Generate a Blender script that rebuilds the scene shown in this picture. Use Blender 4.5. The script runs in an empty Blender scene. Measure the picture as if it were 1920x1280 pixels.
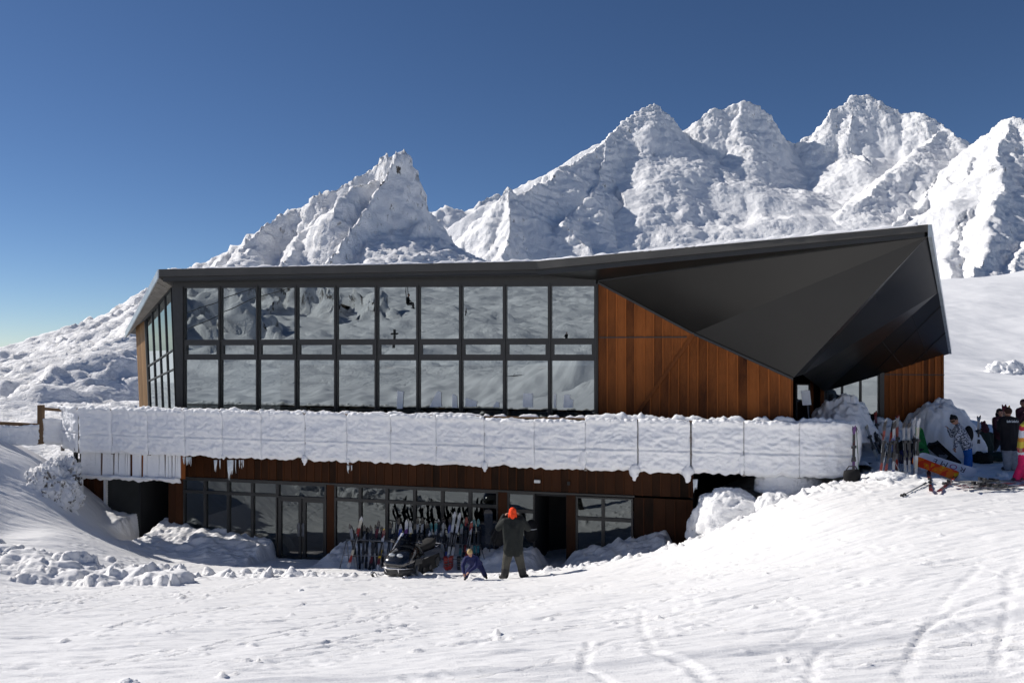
import bpy, math, random
import numpy as np
from mathutils import Vector, Matrix, Euler
random.seed(7)
RNG = np.random.default_rng(11)
SC = bpy.context.scene
COL = SC.collection
PI = math.pi

# ------------------------------------------------------------------ survey frame
F = 1536.0          # focal length in photo pixels (1920 wide)
HX, HY = 960.0, 660.0   # horizon row of the photo: the lens is level and shifted
def wp(px, py, Y):
    """point seen at photo pixel (px,py) at depth Y"""
    return Vector(((px - HX) / F * Y, Y, (HY - py) / F * Y))
TH = -math.atan2(.239, .971)
ORI = Vector((2.52, 24.5, 0.0))     # right jamb of the big window, at eye level
ML = Matrix.Translation(ORI) @ Matrix.Rotation(TH, 4, 'Z')
MLI = ML.inverted()
CAML = MLI @ Vector((0, 0, 0))
def lp(px, py, yl):
    """the same, on the plane y = yl of the lodge's own frame (x along the front, y into the building)"""
    d = MLI.to_3x3() @ Vector(((px - HX) / F, 1, (HY - py) / F))
    return CAML + d * ((yl - CAML.y) / d.y)
def lx(px, yl=0.0):
    return lp(px, 660, yl).x

# ------------------------------------------------------------------ noise
_perm = np.random.default_rng(3).permutation(256)
_perm = np.concatenate([_perm, _perm, _perm])
_g = np.random.default_rng(4).normal(size=(256, 3)); _g /= np.linalg.norm(_g, axis=1)[:, None]
def noise3(p):
    p = np.asarray(p, dtype=np.float64)
    i = np.floor(p).astype(np.int64); f = p - i; i &= 255
    u = f * f * f * (f * (f * 6 - 15) + 10)
    res = np.zeros(len(p))
    for dx in (0, 1):
        wx = u[:, 0] if dx else 1 - u[:, 0]
        for dy in (0, 1):
            wy = u[:, 1] if dy else 1 - u[:, 1]
            for dz in (0, 1):
                wz = u[:, 2] if dz else 1 - u[:, 2]
                h = _perm[_perm[_perm[i[:, 0] + dx] + i[:, 1] + dy] + i[:, 2] + dz]
                g = _g[h]
                d = g[:, 0] * (f[:, 0] - dx) + g[:, 1] * (f[:, 1] - dy) + g[:, 2] * (f[:, 2] - dz)
                res += wx * wy * wz * d
    return res * 1.5
def noise2(x, y, s=0.0):
    return noise3(np.stack([x, y, np.full_like(x, s)], 1))
def fbm3(p, o=4, g=.5):
    r = 0; a = 1.0
    for k in range(o):
        r = r + a * noise3(p * 2 ** k + k * 17.3); a *= g
    return r
def fbm2(x, y, o=4, g=.5, s=0.0):
    return fbm3(np.stack([x, y, np.full_like(x, s)], 1), o, g)
def billow3(p, o=1, g=.5):
    r = 0; a = 1.0
    for k in range(o):
        r = r + a * (np.abs(noise3(p * 2 ** k + k * 9.1)) * 2 - .55); a *= g
    return r
def sstep(a, b, x):
    t = np.clip((x - a) / (b - a), 0, 1); return t * t * (3 - 2 * t)

# ------------------------------------------------------------------ mesh builder
class MB:
    def __init__(s): s.v = []; s.f = []; s.r = []
    def add(s, vs, fs, rnd=0.0):
        o = len(s.v); s.v += [tuple(v) for v in vs]
        for f in fs: s.f.append(tuple(i + o for i in f)); s.r.append(rnd)
    def quad(s, a, b, c, d, rnd=0.0): s.add([a, b, c, d], [(0, 1, 2, 3)], rnd)
    def box(s, lo, hi, rnd=0.0, M=None):
        x0, y0, z0 = lo; x1, y1, z1 = hi
        vs = [Vector(p) for p in ((x0,y0,z0),(x1,y0,z0),(x1,y1,z0),(x0,y1,z0),(x0,y0,z1),(x1,y0,z1),(x1,y1,z1),(x0,y1,z1))]
        if M is not None: vs = [M @ p for p in vs]
        s.add(vs, [(0,3,2,1),(4,5,6,7),(0,1,5,4),(1,2,6,5),(2,3,7,6),(3,0,4,7)], rnd); return s
    def slab(s, pts, off, rnd=0.0):
        """polygon pts swept by the vector off"""
        n = len(pts); off = Vector(off); a = [Vector(p) for p in pts]; b = [p + off for p in a]
        fs = [tuple(range(n - 1, -1, -1)), tuple(range(n, 2 * n))]
        fs += [(i, (i + 1) % n, n + (i + 1) % n, n + i) for i in range(n)]
        s.add(a + b, fs, rnd); return s
    def bar(s, a, b, w, h, up=(0, 0, 1), rnd=0.0):
        a = Vector(a); b = Vector(b); d = (b - a).normalized(); up = Vector(up)
        sx = d.cross(up)
        if sx.length < 1e-4: sx = d.cross(Vector((1, 0, 0)))
        sx.normalize(); u = sx.cross(d)
        q = [a + sx * (w/2) * i + u * (h/2) * j for i, j in ((-1,-1),(1,-1),(1,1),(-1,1))]
        s.slab(q, b - a, rnd); return s
    def tube(s, path, rad, n=8, cap=True, squash=1.0, rnd=0.0):
        path = [Vector(p) for p in path]
        if not hasattr(rad, '__len__'): rad = [rad] * len(path)
        up = Vector((0, 0, 1)); vs = []; fs = []
        for i, p in enumerate(path):
            t = (path[min(i + 1, len(path) - 1)] - path[max(i - 1, 0)])
            t = t.normalized() if t.length > 1e-9 else Vector((0, 0, 1))
            a = t.cross(up)
            if a.length < .05: a = t.cross(Vector((0, 1, 0)))
            a.normalize(); b = t.cross(a)
            for k in range(n):
                w = 2 * PI * k / n
                vs.append(p + (a * math.cos(w) + b * math.sin(w) * squash) * rad[i])
        for i in range(len(path) - 1):
            for k in range(n):
                fs.append((i*n+k, i*n+(k+1)%n, (i+1)*n+(k+1)%n, (i+1)*n+k))
        if cap:
            fs.append(tuple(range(n))[::-1]); fs.append(tuple((len(path)-1)*n + k for k in range(n)))
        s.add(vs, fs, rnd); return s
    def ball(s, c, r, nu=10, nv=7, M=None, rnd=0.0):
        c = Vector(c); r = Vector(r) if hasattr(r, '__len__') else Vector((r, r, r))
        vs = []; fs = []
        for j in range(nv + 1):
            a = PI * j / nv
            for i in range(nu):
                b = 2 * PI * i / nu
                q = Vector((r.x * math.sin(a) * math.cos(b), r.y * math.sin(a) * math.sin(b), r.z * math.cos(a)))
                if M is not None: q = M @ q
                vs.append(c + q)
        for j in range(nv):
            for i in range(nu):
                fs.append((j*nu+i, (j+1)*nu+i, (j+1)*nu+(i+1)%nu, j*nu+(i+1)%nu))
        s.add(vs, fs, rnd); return s
    def loft(s, rings, cap=True, rnd=0.0):
        n = len(rings[0]); vs = [p for r in rings for p in r]; fs = []
        for i in range(len(rings) - 1):
            for k in range(n):
                fs.append((i*n+k, i*n+(k+1)%n, (i+1)*n+(k+1)%n, (i+1)*n+k))
        if cap:
            fs.append(tuple(range(n))[::-1]); fs.append(tuple((len(rings)-1)*n + k for k in range(n)))
        s.add(vs, fs, rnd); return s

def link(name, me, mat, parent=None, smooth=False):
    o = bpy.data.objects.new(name, me); COL.objects.link(o)
    if mat is not None: me.materials.append(mat)
    if smooth: me.polygons.foreach_set('use_smooth', [True] * len(me.polygons))
    if parent is not None: o.parent = parent
    return o
def obj(name, mb, mat, parent=None, smooth=False, bevel=0.0, fixn=True):
    me = bpy.data.meshes.new(name)
    me.from_pydata(mb.v, [], mb.f)
    if fixn:
        import bmesh
        b = bmesh.new(); b.from_mesh(me)
        b.faces.ensure_lookup_table()
        bmesh.ops.recalc_face_normals(b, faces=b.faces)
        b.to_mesh(me); b.free()
    if any(mb.r):
        at = me.attributes.new('rnd', 'FLOAT', 'FACE'); at.data.foreach_set('value', mb.r)
    o = link(name, me, mat, parent, smooth)
    if bevel:
        m = o.modifiers.new('edge', 'BEVEL'); m.width = bevel; m.segments = 2; m.limit_method = 'ANGLE'
    return o
def grid_obj(name, P, mat, smooth=True, mask=None):
    """P: (ny,nx,3) array -> one sheet"""
    ny, nx, _ = P.shape
    idx = np.arange(ny * nx).reshape(ny, nx)
    q = np.stack([idx[:-1, :-1], idx[:-1, 1:], idx[1:, 1:], idx[1:, :-1]], -1).reshape(-1, 4)
    if mask is not None: q = q[mask.reshape(-1)]
    me = bpy.data.meshes.new(name)
    me.vertices.add(ny * nx); me.vertices.foreach_set('co', P.reshape(-1).astype(np.float32))
    n = len(q)
    me.loops.add(n * 4); me.loops.foreach_set('vertex_index', q.reshape(-1).astype(np.int32))
    me.polygons.add(n)
    me.polygons.foreach_set('loop_start', np.arange(0, n * 4, 4, dtype=np.int32))
    me.polygons.foreach_set('loop_total', np.full(n, 4, dtype=np.int32))
    me.polygons.foreach_set('use_smooth', np.full(n, smooth))
    me.update(calc_edges=True); me.validate()
    return link(name, me, mat)
def tag(o, label=None, cat=None, group=None, kind=None):
    if label: o['label'] = label
    if cat: o['category'] = cat
    if group: o['group'] = group
    if kind: o['kind'] = kind
    return o
def empty(name, loc=(0, 0, 0), rot=(0, 0, 0), label=None, cat=None, group=None):
    o = bpy.data.objects.new(name, None); COL.objects.link(o); o.empty_display_size = .2
    o.location = loc; o.rotation_euler = rot
    return tag(o, label, cat, group)
def copy_tree(o, parent=None):
    c = o.copy(); COL.objects.link(c)
    if parent is not None: c.parent = parent
    for ch in list(o.children): copy_tree(ch, c)
    return c

# ------------------------------------------------------------------ materials
class NT:
    def __init__(s, name):
        s.m = bpy.data.materials.new(name); s.m.use_nodes = True
        s.t = s.m.node_tree; s.n = s.t.nodes; s.n.clear()
        s.out = s.n.new('ShaderNodeOutputMaterial')
    def N(s, typ, **kw):
        n = s.n.new(typ)
        for k, v in kw.items():
            setattr(n, k, v)
        return n
    def L(s, a, b): s.t.links.new(a, b)
    def val(s, sock, v):
        if hasattr(v, 'is_linked') or isinstance(v, bpy.types.NodeSocket): s.L(v, sock)
        else: sock.default_value = v
    def math(s, op, a, b=0.0, c=None, clamp=False):
        n = s.N('ShaderNodeMath', operation=op, use_clamp=clamp); s.val(n.inputs[0], a); s.val(n.inputs[1], b)
        if c is not None: s.val(n.inputs[2], c)
        return n.outputs[0]
    def mix(s, f, a, b):
        n = s.N('ShaderNodeMix', data_type='RGBA'); s.val(n.inputs[0], f); s.val(n.inputs[6], a); s.val(n.inputs[7], b)
        return n.outputs[2]
    def noise(s, vec, scale, detail=3.0, rough=.55, dist=0.0):
        n = s.N('ShaderNodeTexNoise'); s.L(vec, n.inputs['Vector']) if vec is not None else None
        n.inputs['Scale'].default_value = scale; n.inputs['Detail'].default_value = detail
        n.inputs['Roughness'].default_value = rough; n.inputs['Distortion'].default_value = dist
        return n.outputs['Fac']
    def coords(s, kind='Object', scale=(1, 1, 1), rot=(0, 0, 0)):
        c = s.N('ShaderNodeTexCoord'); m = s.N('ShaderNodeMapping')
        m.inputs['Scale'].default_value = scale; m.inputs['Rotation'].default_value = rot
        s.L(c.outputs[kind], m.inputs['Vector']); return m.outputs['Vector']
    def ramp(s, f, stops):
        n = s.N('ShaderNodeValToRGB'); s.L(f, n.inputs[0])
        e = n.color_ramp.elements
        while len(e) < len(stops): e.new(.5)
        for el, (p, c) in zip(e, stops): el.position = p; el.color = c if len(c) == 4 else (*c, 1)
        return n.outputs[0]
    def bump(s, h, strength, dist, prev=None):
        n = s.N('ShaderNodeBump'); n.inputs['Strength'].default_value = strength; n.inputs['Distance'].default_value = dist
        s.L(h, n.inputs['Height'])
        if prev is not None: s.L(prev, n.inputs['Normal'])
        return n.outputs['Normal']
    def principled(s, color, rough=.5, metal=0.0, normal=None, spec=.5, coat=0.0, alpha=None):
        p = s.N('ShaderNodeBsdfPrincipled')
        s.val(p.inputs['Base Color'], color if not isinstance(color, tuple) else (*color[:3], 1))
        s.val(p.inputs['Roughness'], rough); s.val(p.inputs['Metallic'], metal)
        p.inputs['Specular IOR Level'].default_value = spec
        p.inputs['Coat Weight'].default_value = coat
        if normal is not None: s.L(normal, p.inputs['Normal'])
        s.L(p.outputs[0], s.out.inputs[0]); return p

def m_plain(name, col, rough=.5, metal=0.0, var=.25, scale=6.0, spec=.5, coat=0.0, bump=0.0, bscale=60.0):
    """paint, cloth, plastic: one colour with slight wear"""
    t = NT(name); co = t.coords('Object')
    n = t.noise(co, scale, 4)
    dark = tuple(c * (1 - var) for c in col); lite = tuple(min(1, c * (1 + var)) for c in col)
    c = t.ramp(n, [(.3, dark), (.7, lite)])
    nm = None
    if bump: nm = t.bump(t.noise(co, bscale, 2), bump, .01)
    t.principled(c, t.math('ADD', t.math('MULTIPLY', n, .15), rough - .07), metal, nm, spec, coat)
    return t.m

def m_snow(name, col=(.86, .87, .885), streak=True, b1=.5):
    t = NT(name); co = t.coords('Object')
    st = t.coords('Object', (.9, 7.0, 4.0), (0, 0, math.radians(-9)))
    n1 = t.noise(co, 5.0, 5, .62); n2 = t.noise(st, 1.6, 4, .6); n3 = t.noise(co, 46.0, 2, .5)
    nm = t.bump(n1, b1 * .5, .05)
    if streak: nm = t.bump(n2, .6, .05, nm)
    nm = t.bump(n3, .5, .012, nm)
    big = t.noise(co, .35, 3)
    c = t.mix(big, (*[x * .965 for x in col], 1), (*col, 1))
    t.principled(c, .65, 0, nm, .25)
    return t.m
def m_rime(name):
    t = NT(name); co = t.coords('Object')
    n1 = t.noise(co, 9.0, 5, .65); n2 = t.noise(t.coords('Object', (1, 1, 3.2)), 7.0, 4, .6)
    nm = t.bump(n1, .4, .05); nm = t.bump(n2, .3, .04, nm); nm = t.bump(t.noise(co, 38.0, 3, .6), .4, .012, nm)
    sp = t.ramp(t.noise(co, 16.0, 3, .6), [(.70, (.86, .87, .885)), (.82, (.66, .64, .62))])
    t.principled(sp, .6, 0, nm, .25)
    return t.m
def m_mountain(name, rock=.50, scale=1.0):
    t = NT(name); co = t.coords('Object')
    n1 = t.noise(co, .55 * scale, 6, .65); n2 = t.noise(co, 2.2 * scale, 5, .65)
    n3 = t.noise(t.coords('Object', (.5, .5, 1.7), (.25, .35, 0)), 1.3 * scale, 6, .68, .6)
    nm = t.bump(n1, .35, .8 / scale); nm = t.bump(n3, .55, .6 / scale, nm); nm = t.bump(n2, .55, .3 / scale, nm)
    geo = t.N('ShaderNodeNewGeometry'); sep = t.N('ShaderNodeSeparateXYZ'); t.L(geo.outputs['Normal'], sep.inputs[0])
    steep = t.ramp(sep.outputs[2], [(.05, (1, 1, 1)), (.42, (0, 0, 0))])
    rn = t.noise(t.coords('Object', (1, 1, .45)), .5 * scale, 7, .72)
    pk = t.ramp(rn, [(rock + .10, (0, 0, 0)), (rock + .15, (1, 1, 1))])
    fac = t.math('MULTIPLY', steep, pk)
    rc = t.ramp(n2, [(.3, (.045, .04, .038)), (.7, (.16, .14, .12))])
    c = t.mix(fac, (.92, .925, .935, 1), rc)
    t.principled(c, .7, 0, nm, .2)
    return t.m
def m_wood(name, dark, lite, rough=.6):
    t = NT(name); co = t.coords('Object', (1, 1, .12))
    a = t.N('ShaderNodeAttribute'); a.attribute_name = 'rnd'
    g = t.noise(co, 22.0, 5, .65, .4); b = t.noise(t.coords('Object', (1, 1, .5)), 1.1, 3)
    f = t.math('ADD', t.math('MULTIPLY', a.outputs['Fac'], .62), t.math('MULTIPLY', g, .38))
    f = t.math('ADD', f, t.math('MULTIPLY', t.math('SUBTRACT', b, .5), .7), clamp=True)
    c = t.ramp(f, [(.15, dark), (.85, lite)])
    nm = t.bump(g, .3, .01)
    t.principled(c, rough, 0, nm, .12)
    return t.m
def m_glass(name, f0=.17, tint=(.05, .06, .065), rough=.0):
    t = NT(name)
    lw = t.N('ShaderNodeFresnel'); s = math.sqrt(f0); lw.inputs['IOR'].default_value = (1 + s) / (1 - s)
    g = t.N('ShaderNodeBsdfGlossy'); g.inputs['Roughness'].default_value = rough; g.inputs['Color'].default_value = (.86, .96, 1, 1)
    wv = t.bump(t.noise(t.coords('Object'), .9, 1), .03, .02); t.L(wv, g.inputs['Normal'])
    tr = t.N('ShaderNodeBsdfTransparent'); tr.inputs['Color'].default_value = (*tint, 1)
    m = t.N('ShaderNodeMixShader'); t.L(lw.outputs[0], m.inputs[0]); t.L(tr.outputs[0], m.inputs[1]); t.L(g.outputs[0], m.inputs[2])
    t.L(m.outputs[0], t.out.inputs[0]); return t.m
def m_emit(name, col, s):
    t = NT(name); e = t.N('ShaderNodeEmission'); e.inputs['Color'].default_value = (*col, 1); e.inputs['Strength'].default_value = s
    t.L(e.outputs[0], t.out.inputs[0]); return t.m

M = {}
M['snow'] = m_snow('snow_groomed', (.88, .88, .885), b1=.34); M['snow_soft'] = m_snow('snow_drifted', streak=False, b1=.8)
M['rime'] = m_rime('rime_ice')
M['mount'] = m_mountain('rimed_rock', .465); M['mount_near'] = m_mountain('rimed_rock_hill', .455, 1.5)
M['mount_dark'] = m_mountain('rimed_rock_bluff', .36, 1.2)
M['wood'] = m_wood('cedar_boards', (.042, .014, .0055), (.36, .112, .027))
M['wood_low'] = m_wood('shaded_boards', (.012, .0065, .0035), (.085, .030, .011))  # same cedar; the shade under the deck is put into the colour
M['wood_sun'] = m_wood('sunlit_boards', (.20, .12, .06), (.36, .22, .11))  # lighter copy: sunlight on the end wall is put into the colour
M['frame'] = m_plain('charcoal_aluminium', (.030, .031, .031), .42, .2, .15)
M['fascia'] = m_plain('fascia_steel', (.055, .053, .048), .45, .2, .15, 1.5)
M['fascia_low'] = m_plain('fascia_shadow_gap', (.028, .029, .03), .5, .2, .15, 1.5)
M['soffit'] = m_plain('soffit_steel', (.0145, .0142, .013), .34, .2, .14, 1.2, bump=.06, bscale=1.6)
M['verge'] = m_plain('verge_zinc', (.42, .46, .48), .4, .6, .15, 3)
M['soffit_pale'] = m_plain('verge_soffit', (.30, .28, .25), .5, .2, .2, 4)
M['glass'] = m_glass('tinted_glass', .31); M['glass_end'] = m_glass('end_glass', .50); M['glass_low'] = m_glass('dark_glass', .115, (.08, .08, .08))
M['dark'] = m_plain('dim_interior', (.02, .021, .023), .8, 0, .2, 1)
M['shutter'] = m_plain('roller_shutter', (.045, .047, .043), .5, .3, .15, 3)
M['steel'] = m_plain('galvanised_steel', (.17, .18, .20), .55, .7, .2, 8)
M['timber'] = m_wood('railing_timber', (.12, .07, .035), (.26, .17, .10))
M['concrete'] = m_plain('concrete', (.22, .21, .2), .8, 0, .25, 3, bump=.3)
M['paper'] = m_plain('white_paper', (.75, .78, .8), .7, 0, .05)
# ================================================================== ground
def rbf(pts, lin=True):
    P = np.array([(p[0], p[1]) for p in pts], float); Z = np.array([p[2] for p in pts], float)
    n = len(P); D = np.sqrt(((P[:, None] - P[None]) ** 2).sum(-1) + .3)
    A = np.zeros((n + 3, n + 3)); A[:n, :n] = D; A[:n, n] = 1; A[:n, n+1:] = P; A[n, :n] = 1; A[n+1:, :n] = P.T
    w = np.linalg.solve(A, np.concatenate([Z, np.zeros(3)]))
    def f(x, y):
        r = np.full_like(x, w[n]) + w[n+1] * x + w[n+2] * y
        for k in range(n): r += w[k] * np.sqrt((x - P[k, 0]) ** 2 + (y - P[k, 1]) ** 2 + .3)
        return r
    return f
_gp = [(0, 0, -1.6), (-7, 0, -1.95), (7, 0, -1.35), (0, -8, -.1), (-12, -8, -.5), (12, -8, .3), (-20, 4, -3.4), (20, 4, -1.6)]
for px, py, Y in ((0,1280,8.7),(480,1280,8.3),(960,1280,7.9),(1440,1280,7.55),(1920,1280,7.3),
                  (0,1160,13.2),(480,1165,12.9),(960,1160,12.6),(1440,1140,11.0),(1920,1130,9.7),
                  (0,1100,18.6),(300,1085,20.8),(500,1078,21.3),(700,1080,20.9),(960,1083,20.4),(1070,1064,21.3),
                  (1180,1046,21.2),(1280,1021,21.0),(1360,985,20.8),(1450,946,20.7),(1540,912,20.8),(1600,899,20.9),(1660,890,20.6),
                  (1920,1000,13.7),(1600,1000,15.6),(1300,1062,17.5),(1000,1115,16.3),(640,1115,16.6),
                  (1920,932,17.9),(1740,920,18.6),(1810,880,22.4),(1920,880,22.6),(1700,872,22.2),
                  (1640,866,22.9),(1622,882,21.9),(1612,890,21.3),(1560,850,24.6),(1760,830,25.5),(1900,838,26.4),
                  (1030,1063,24.6),(1130,1058,24.2),(1230,1050,23.9),(1300,1045,23.6),(1400,1010,23.4),(1500,955,23.2),
                  (850,1060,25.6),(700,1058,26.1),(560,1050,26.7),(420,1044,27.4),(290,1040,28.0),
                  (560,1066,24.0),(300,1052,24.4),
                  (0,1045,20.9),(100,1062,20.9),(200,1074,21.3),
                  (0,1000,22.6),(100,1003,22.8),(200,1022,23.8),(0,955,23.6),(0,900,25.0),(0,838,26.6),(60,868,26.4),(100,935,25.6),(170,975,26.2),
                  (-200,735,27),(-350,800,22),(-300,1060,15)):  # first point: unseen ground at left, raised to cast shade on the bank
    p = wp(px, py, Y); _gp.append((p.x, p.y, p.z))
_gp += [(-26, 30, -3.4), (14, 30, -2.7), (26, 30, -2.0), (28, 20, -2.4), (28, 10, -2.0), (0, 33, -6.6), (-12, 33, -6.0)]
_fn = Vector((.239, .971, 0)).normalized(); _fd = _fn.dot(ORI)
def mw(px, py, Y):
    p = wp(px, py, Y); p = p - _fn * 2 * (_fn.dot(p) - _fd); return (p.x, p.y, p.z)
_gp += [mw(*q) for q in ((345,770,60),(345,722,85),(600,768,58),(850,770,57),(1118,775,56),(600,705,85))]
_base = rbf(_gp)
def smin_mask(x, a, b, e): return sstep(a - e, a + e, x) * (1 - sstep(b - e, b + e, x))

# snow heaped against the lower storey, in the lodge's frame: x0, x1, height at x0 / x1, reach, power
_mounds = [(lx(200,-1.5) - 6.0, lx(257), -4.9, -5.58, 3.4, 1.2),
           (lx(303), lx(517), -5.72, -6.22, 2.3, 1.5),
           (lx(592,-1.5), lx(1003,-.6), -6.12, -5.86, 1.9, 2.6),
           (lx(1066), lx(1262), -6.02, -5.15, 2.0, 1.2)]
def ground_z(x, y, fine=True):
    x = np.asarray(x, float); y = np.asarray(y, float); sh = x.shape
    x = x.reshape(-1); y = y.reshape(-1)
    z = _base(x, y)
    dx = x - ORI.x; dy = y - ORI.y
    lx_ = math.cos(TH) * dx + math.sin(TH) * dy; ly_ = -math.sin(TH) * dx + math.cos(TH) * dy
    if fine:
        wob = noise2(x * 2.3, y * 2.3, 5) * .14
        wob2 = fbm2(x * 1.7, y * 1.7, 4, .55, 8)
    else: wob = wob2 = 0
    for k, (x0, x1, t0, t1, reach, pw) in enumerate(_mounds):
        t = np.clip((lx_ - x0) / (x1 - x0), 0, 1)
        top = t0 + (t1 - t0) * t + .10 * wob2
        d = np.clip((-ly_ + wob) / reach, 0, 1)
        m = smin_mask(lx_ + wob * .8, x0, x1, .10 if k in (0, 1) else .25) * (1 - d ** pw) * (1 - sstep(.2, 1.2, ly_))
        if k == 0: m = m * sstep(x0, x0 + 5, lx_)
        z = z + np.maximum(top - z, 0) * m
    z = z - sstep(28.5, 33, y) * 4.0
    if fine:
        bk = 1 - sstep(-1, 4, y - .15 * np.abs(x))
        z = z + bk * (.5 * fbm2(x / 5, y / 5, 3, .5, 31) + .2 * fbm2(x / 1.6, y / 1.6, 2, .5, 33))
        # ploughed rubble along the foot of the left bank
        p = np.stack([x, y, np.zeros_like(x)], 1)
        # clods along the lip in front of the lodge and up the right-hand ridge
        ridge = np.exp(-((z - _base(x, y)) ** 2) * 4)
        l2 = np.exp(-((y - 21.4 - .02 * x) / .7) ** 2) * (x > -10) * (x < 8)
        z = z + l2 * np.maximum(billow3(p * 3.1 + 7, 2, .55) - .05, 0) * .16
        l3 = sstep(4.2, 6.0, x) * (1 - sstep(11, 14, x)) * sstep(18.6, 20.2, y) * (1 - sstep(22.5, 23.5, y))
        z = z + l3 * (np.maximum(billow3(p * 2.6 + 3, 3, .55), 0) * .13)
        # shaded banks are lumpy
        lb = np.clip((z - _base(x, y)) * 3, 0, 1)
        z = z + lb * (fbm2(x * 3.2, y * 3.2, 3, .55, 2) * .07)
        # groomed and skied surface: faint runs across the slope, scuffs, chatter
        c, s = math.cos(math.radians(11)), math.sin(math.radians(11))
        u = c * x + s * y; v = -s * x + c * y
        z = z + .024 * fbm2(u * .55, v * 3.6, 4, .6, 11) + .016 * fbm2(u * 1.3, v * 9.0, 3, .6, 17) + .05 * noise2(x * .5, y * .5, 3)
        sc = sstep(.10, .45, noise2(x * .9 + 30, y * .9, 1))
        z = z + sc * .022 * fbm2(x * 6, y * 6, 3, .6, 21)
        pl = sstep(.35, .55, noise2(u * .8 + 9, v * 5.5, 13)); z = z - .020 * pl
    return z.reshape(sh)
def gz(x, y): return float(ground_z(np.array([float(x)]), np.array([float(y)]))[0])
def on_ground(px, py, y0=5.0, y1=34.0):
    """where the sight line through a photo pixel first meets the snow"""
    ys = np.linspace(y0, y1, 1200); xs = (px - HX) / F * ys; zs = (HY - py) / F * ys
    g = ground_z(xs, ys); k = np.argmax(g > zs)
    if not (g > zs).any(): k = len(ys) - 1
    return Vector((xs[k], ys[k], g[k]))

xs = np.concatenate([np.arange(-62, -20, .3), np.arange(-20, -13, .09), np.arange(-13, 13, .042), np.arange(13, 20, .09), np.arange(20, 46, .3)])
ys = np.concatenate([np.arange(-10, 6.6, .3), np.arange(6.6, 13, .028), np.arange(13, 19, .045), np.arange(19, 28.4, .042), np.arange(28.4, 34, .15)])
GX, GY = np.meshgrid(xs, ys)
GZ = ground_z(GX, GY)
# ski and boot tracks pressed into the foreground (centre lines on the snow, width, depth)
def carve(pix, w, depth, rim=.35):
    pts = [on_ground(px, py) for px, py in pix]
    dmin = np.full(GX.shape, 9.0)
    x0 = min(p.x for p in pts) - 1; x1 = max(p.x for p in pts) + 1; y0 = min(p.y for p in pts) - 1; y1 = max(p.y for p in pts) + 1
    ix = np.where((xs > x0) & (xs < x1))[0]; iy = np.where((ys > y0) & (ys < y1))[0]
    if len(ix) == 0 or len(iy) == 0: return
    sl = (slice(iy[0], iy[-1] + 1), slice(ix[0], ix[-1] + 1)); X = GX[sl]; Y = GY[sl]; D = np.full(X.shape, 9.0)
    wob = (noise2(X.reshape(-1) * 3, Y.reshape(-1) * 3, 4) * .06).reshape(X.shape)
    for a, b in zip(pts[:-1], pts[1:]):
        ax, ay = b.x - a.x, b.y - a.y; L2 = ax * ax + ay * ay + 1e-9
        t = np.clip(((X - a.x) * ax + (Y - a.y) * ay) / L2, 0, 1)
        D = np.minimum(D, np.hypot(X - a.x - t * ax, Y - a.y - t * ay))
    D = np.abs(D + wob) / (w * .8)
    br = (.75 + .35 * noise2(X.reshape(-1) * 2.2, Y.reshape(-1) * 2.2, 6)).reshape(X.shape).clip(.1, 1.3)
    GZ[sl] += .36 * br * (-depth * np.exp(-D ** 4) + depth * rim * np.exp(-((D - 1.7) / .45) ** 2))
for pix, w, d in (
    ([(1900,1108),(1830,1128),(1745,1172),(1722,1190)], .05, .05), ([(1905,1060),(1890,1090),(1898,1112)], .09, .04),
    ([(1892,1130),(1885,1168),(1872,1230),(1866,1252)], .05, .06), ([(1835,1065),(1770,1130),(1730,1200),(1700,1262),(1690,1280)], .07, .035),
    ([(1735,1175),(1705,1230),(1670,1280)], .04, .05), ([(1104,1202),(1098,1240),(1092,1256),(1130,1272),(1160,1285)], .06, .07),
    ([(1205,1145),(1202,1175),(1224,1215)], .06, .04), ([(1260,1126),(1300,1120),(1304,1140),(1262,1150),(1258,1136)], .05, .03),
    ([(1398,1195),(1402,1180),(1450,1170),(1500,1158)], .04, .03), ([(1455,1212),(1500,1190),(1530,1150),(1600,1128)], .04, .035),
    ([(1225,1222),(1262,1232),(1300,1250),(1320,1276)], .10, .07), ([(1255,1200),(1330,1160),(1400,1128)], .04, .025),
    ([(1518,1280),(1525,1240),(1545,1215),(1600,1200)], .05, .05), ([(1700,1095),(1740,1080)], .08, .03),
    ([(1815,1058),(1895,1080)], .05, .03), ([(1725,1128),(1825,1138)], .04, .025), ([(1540,1105),(1625,1118)], .05, .02),
    ([(95,1225),(150,1208),(210,1188)], .03, .035), ([(30,1248),(90,1230)], .03, .02), ([(280,1180),(360,1160),(410,1148)], .03, .03),
    ([(0,1190),(120,1165),(260,1150)], .025, .02), ([(600,1122),(700,1104),(760,1092)], .025, .02), ([(1064,1125),(1100,1120)], .05, .03),
    ([(480,1108),(515,1106)], .08, .03), ([(630,1158),(670,1150),(665,1140)], .06, .04), ([(1600,1162),(1660,1120),(1700,1098)], .04, .03),
    ([(1000,1240),(1080,1220),(1200,1196),(1360,1160)], .03, .02), ([(1100,1090),(1240,1066)], .04, .02), ([(1500,1085),(1560,1072)], .06, .03)):
    carve(pix, w, d)
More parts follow.
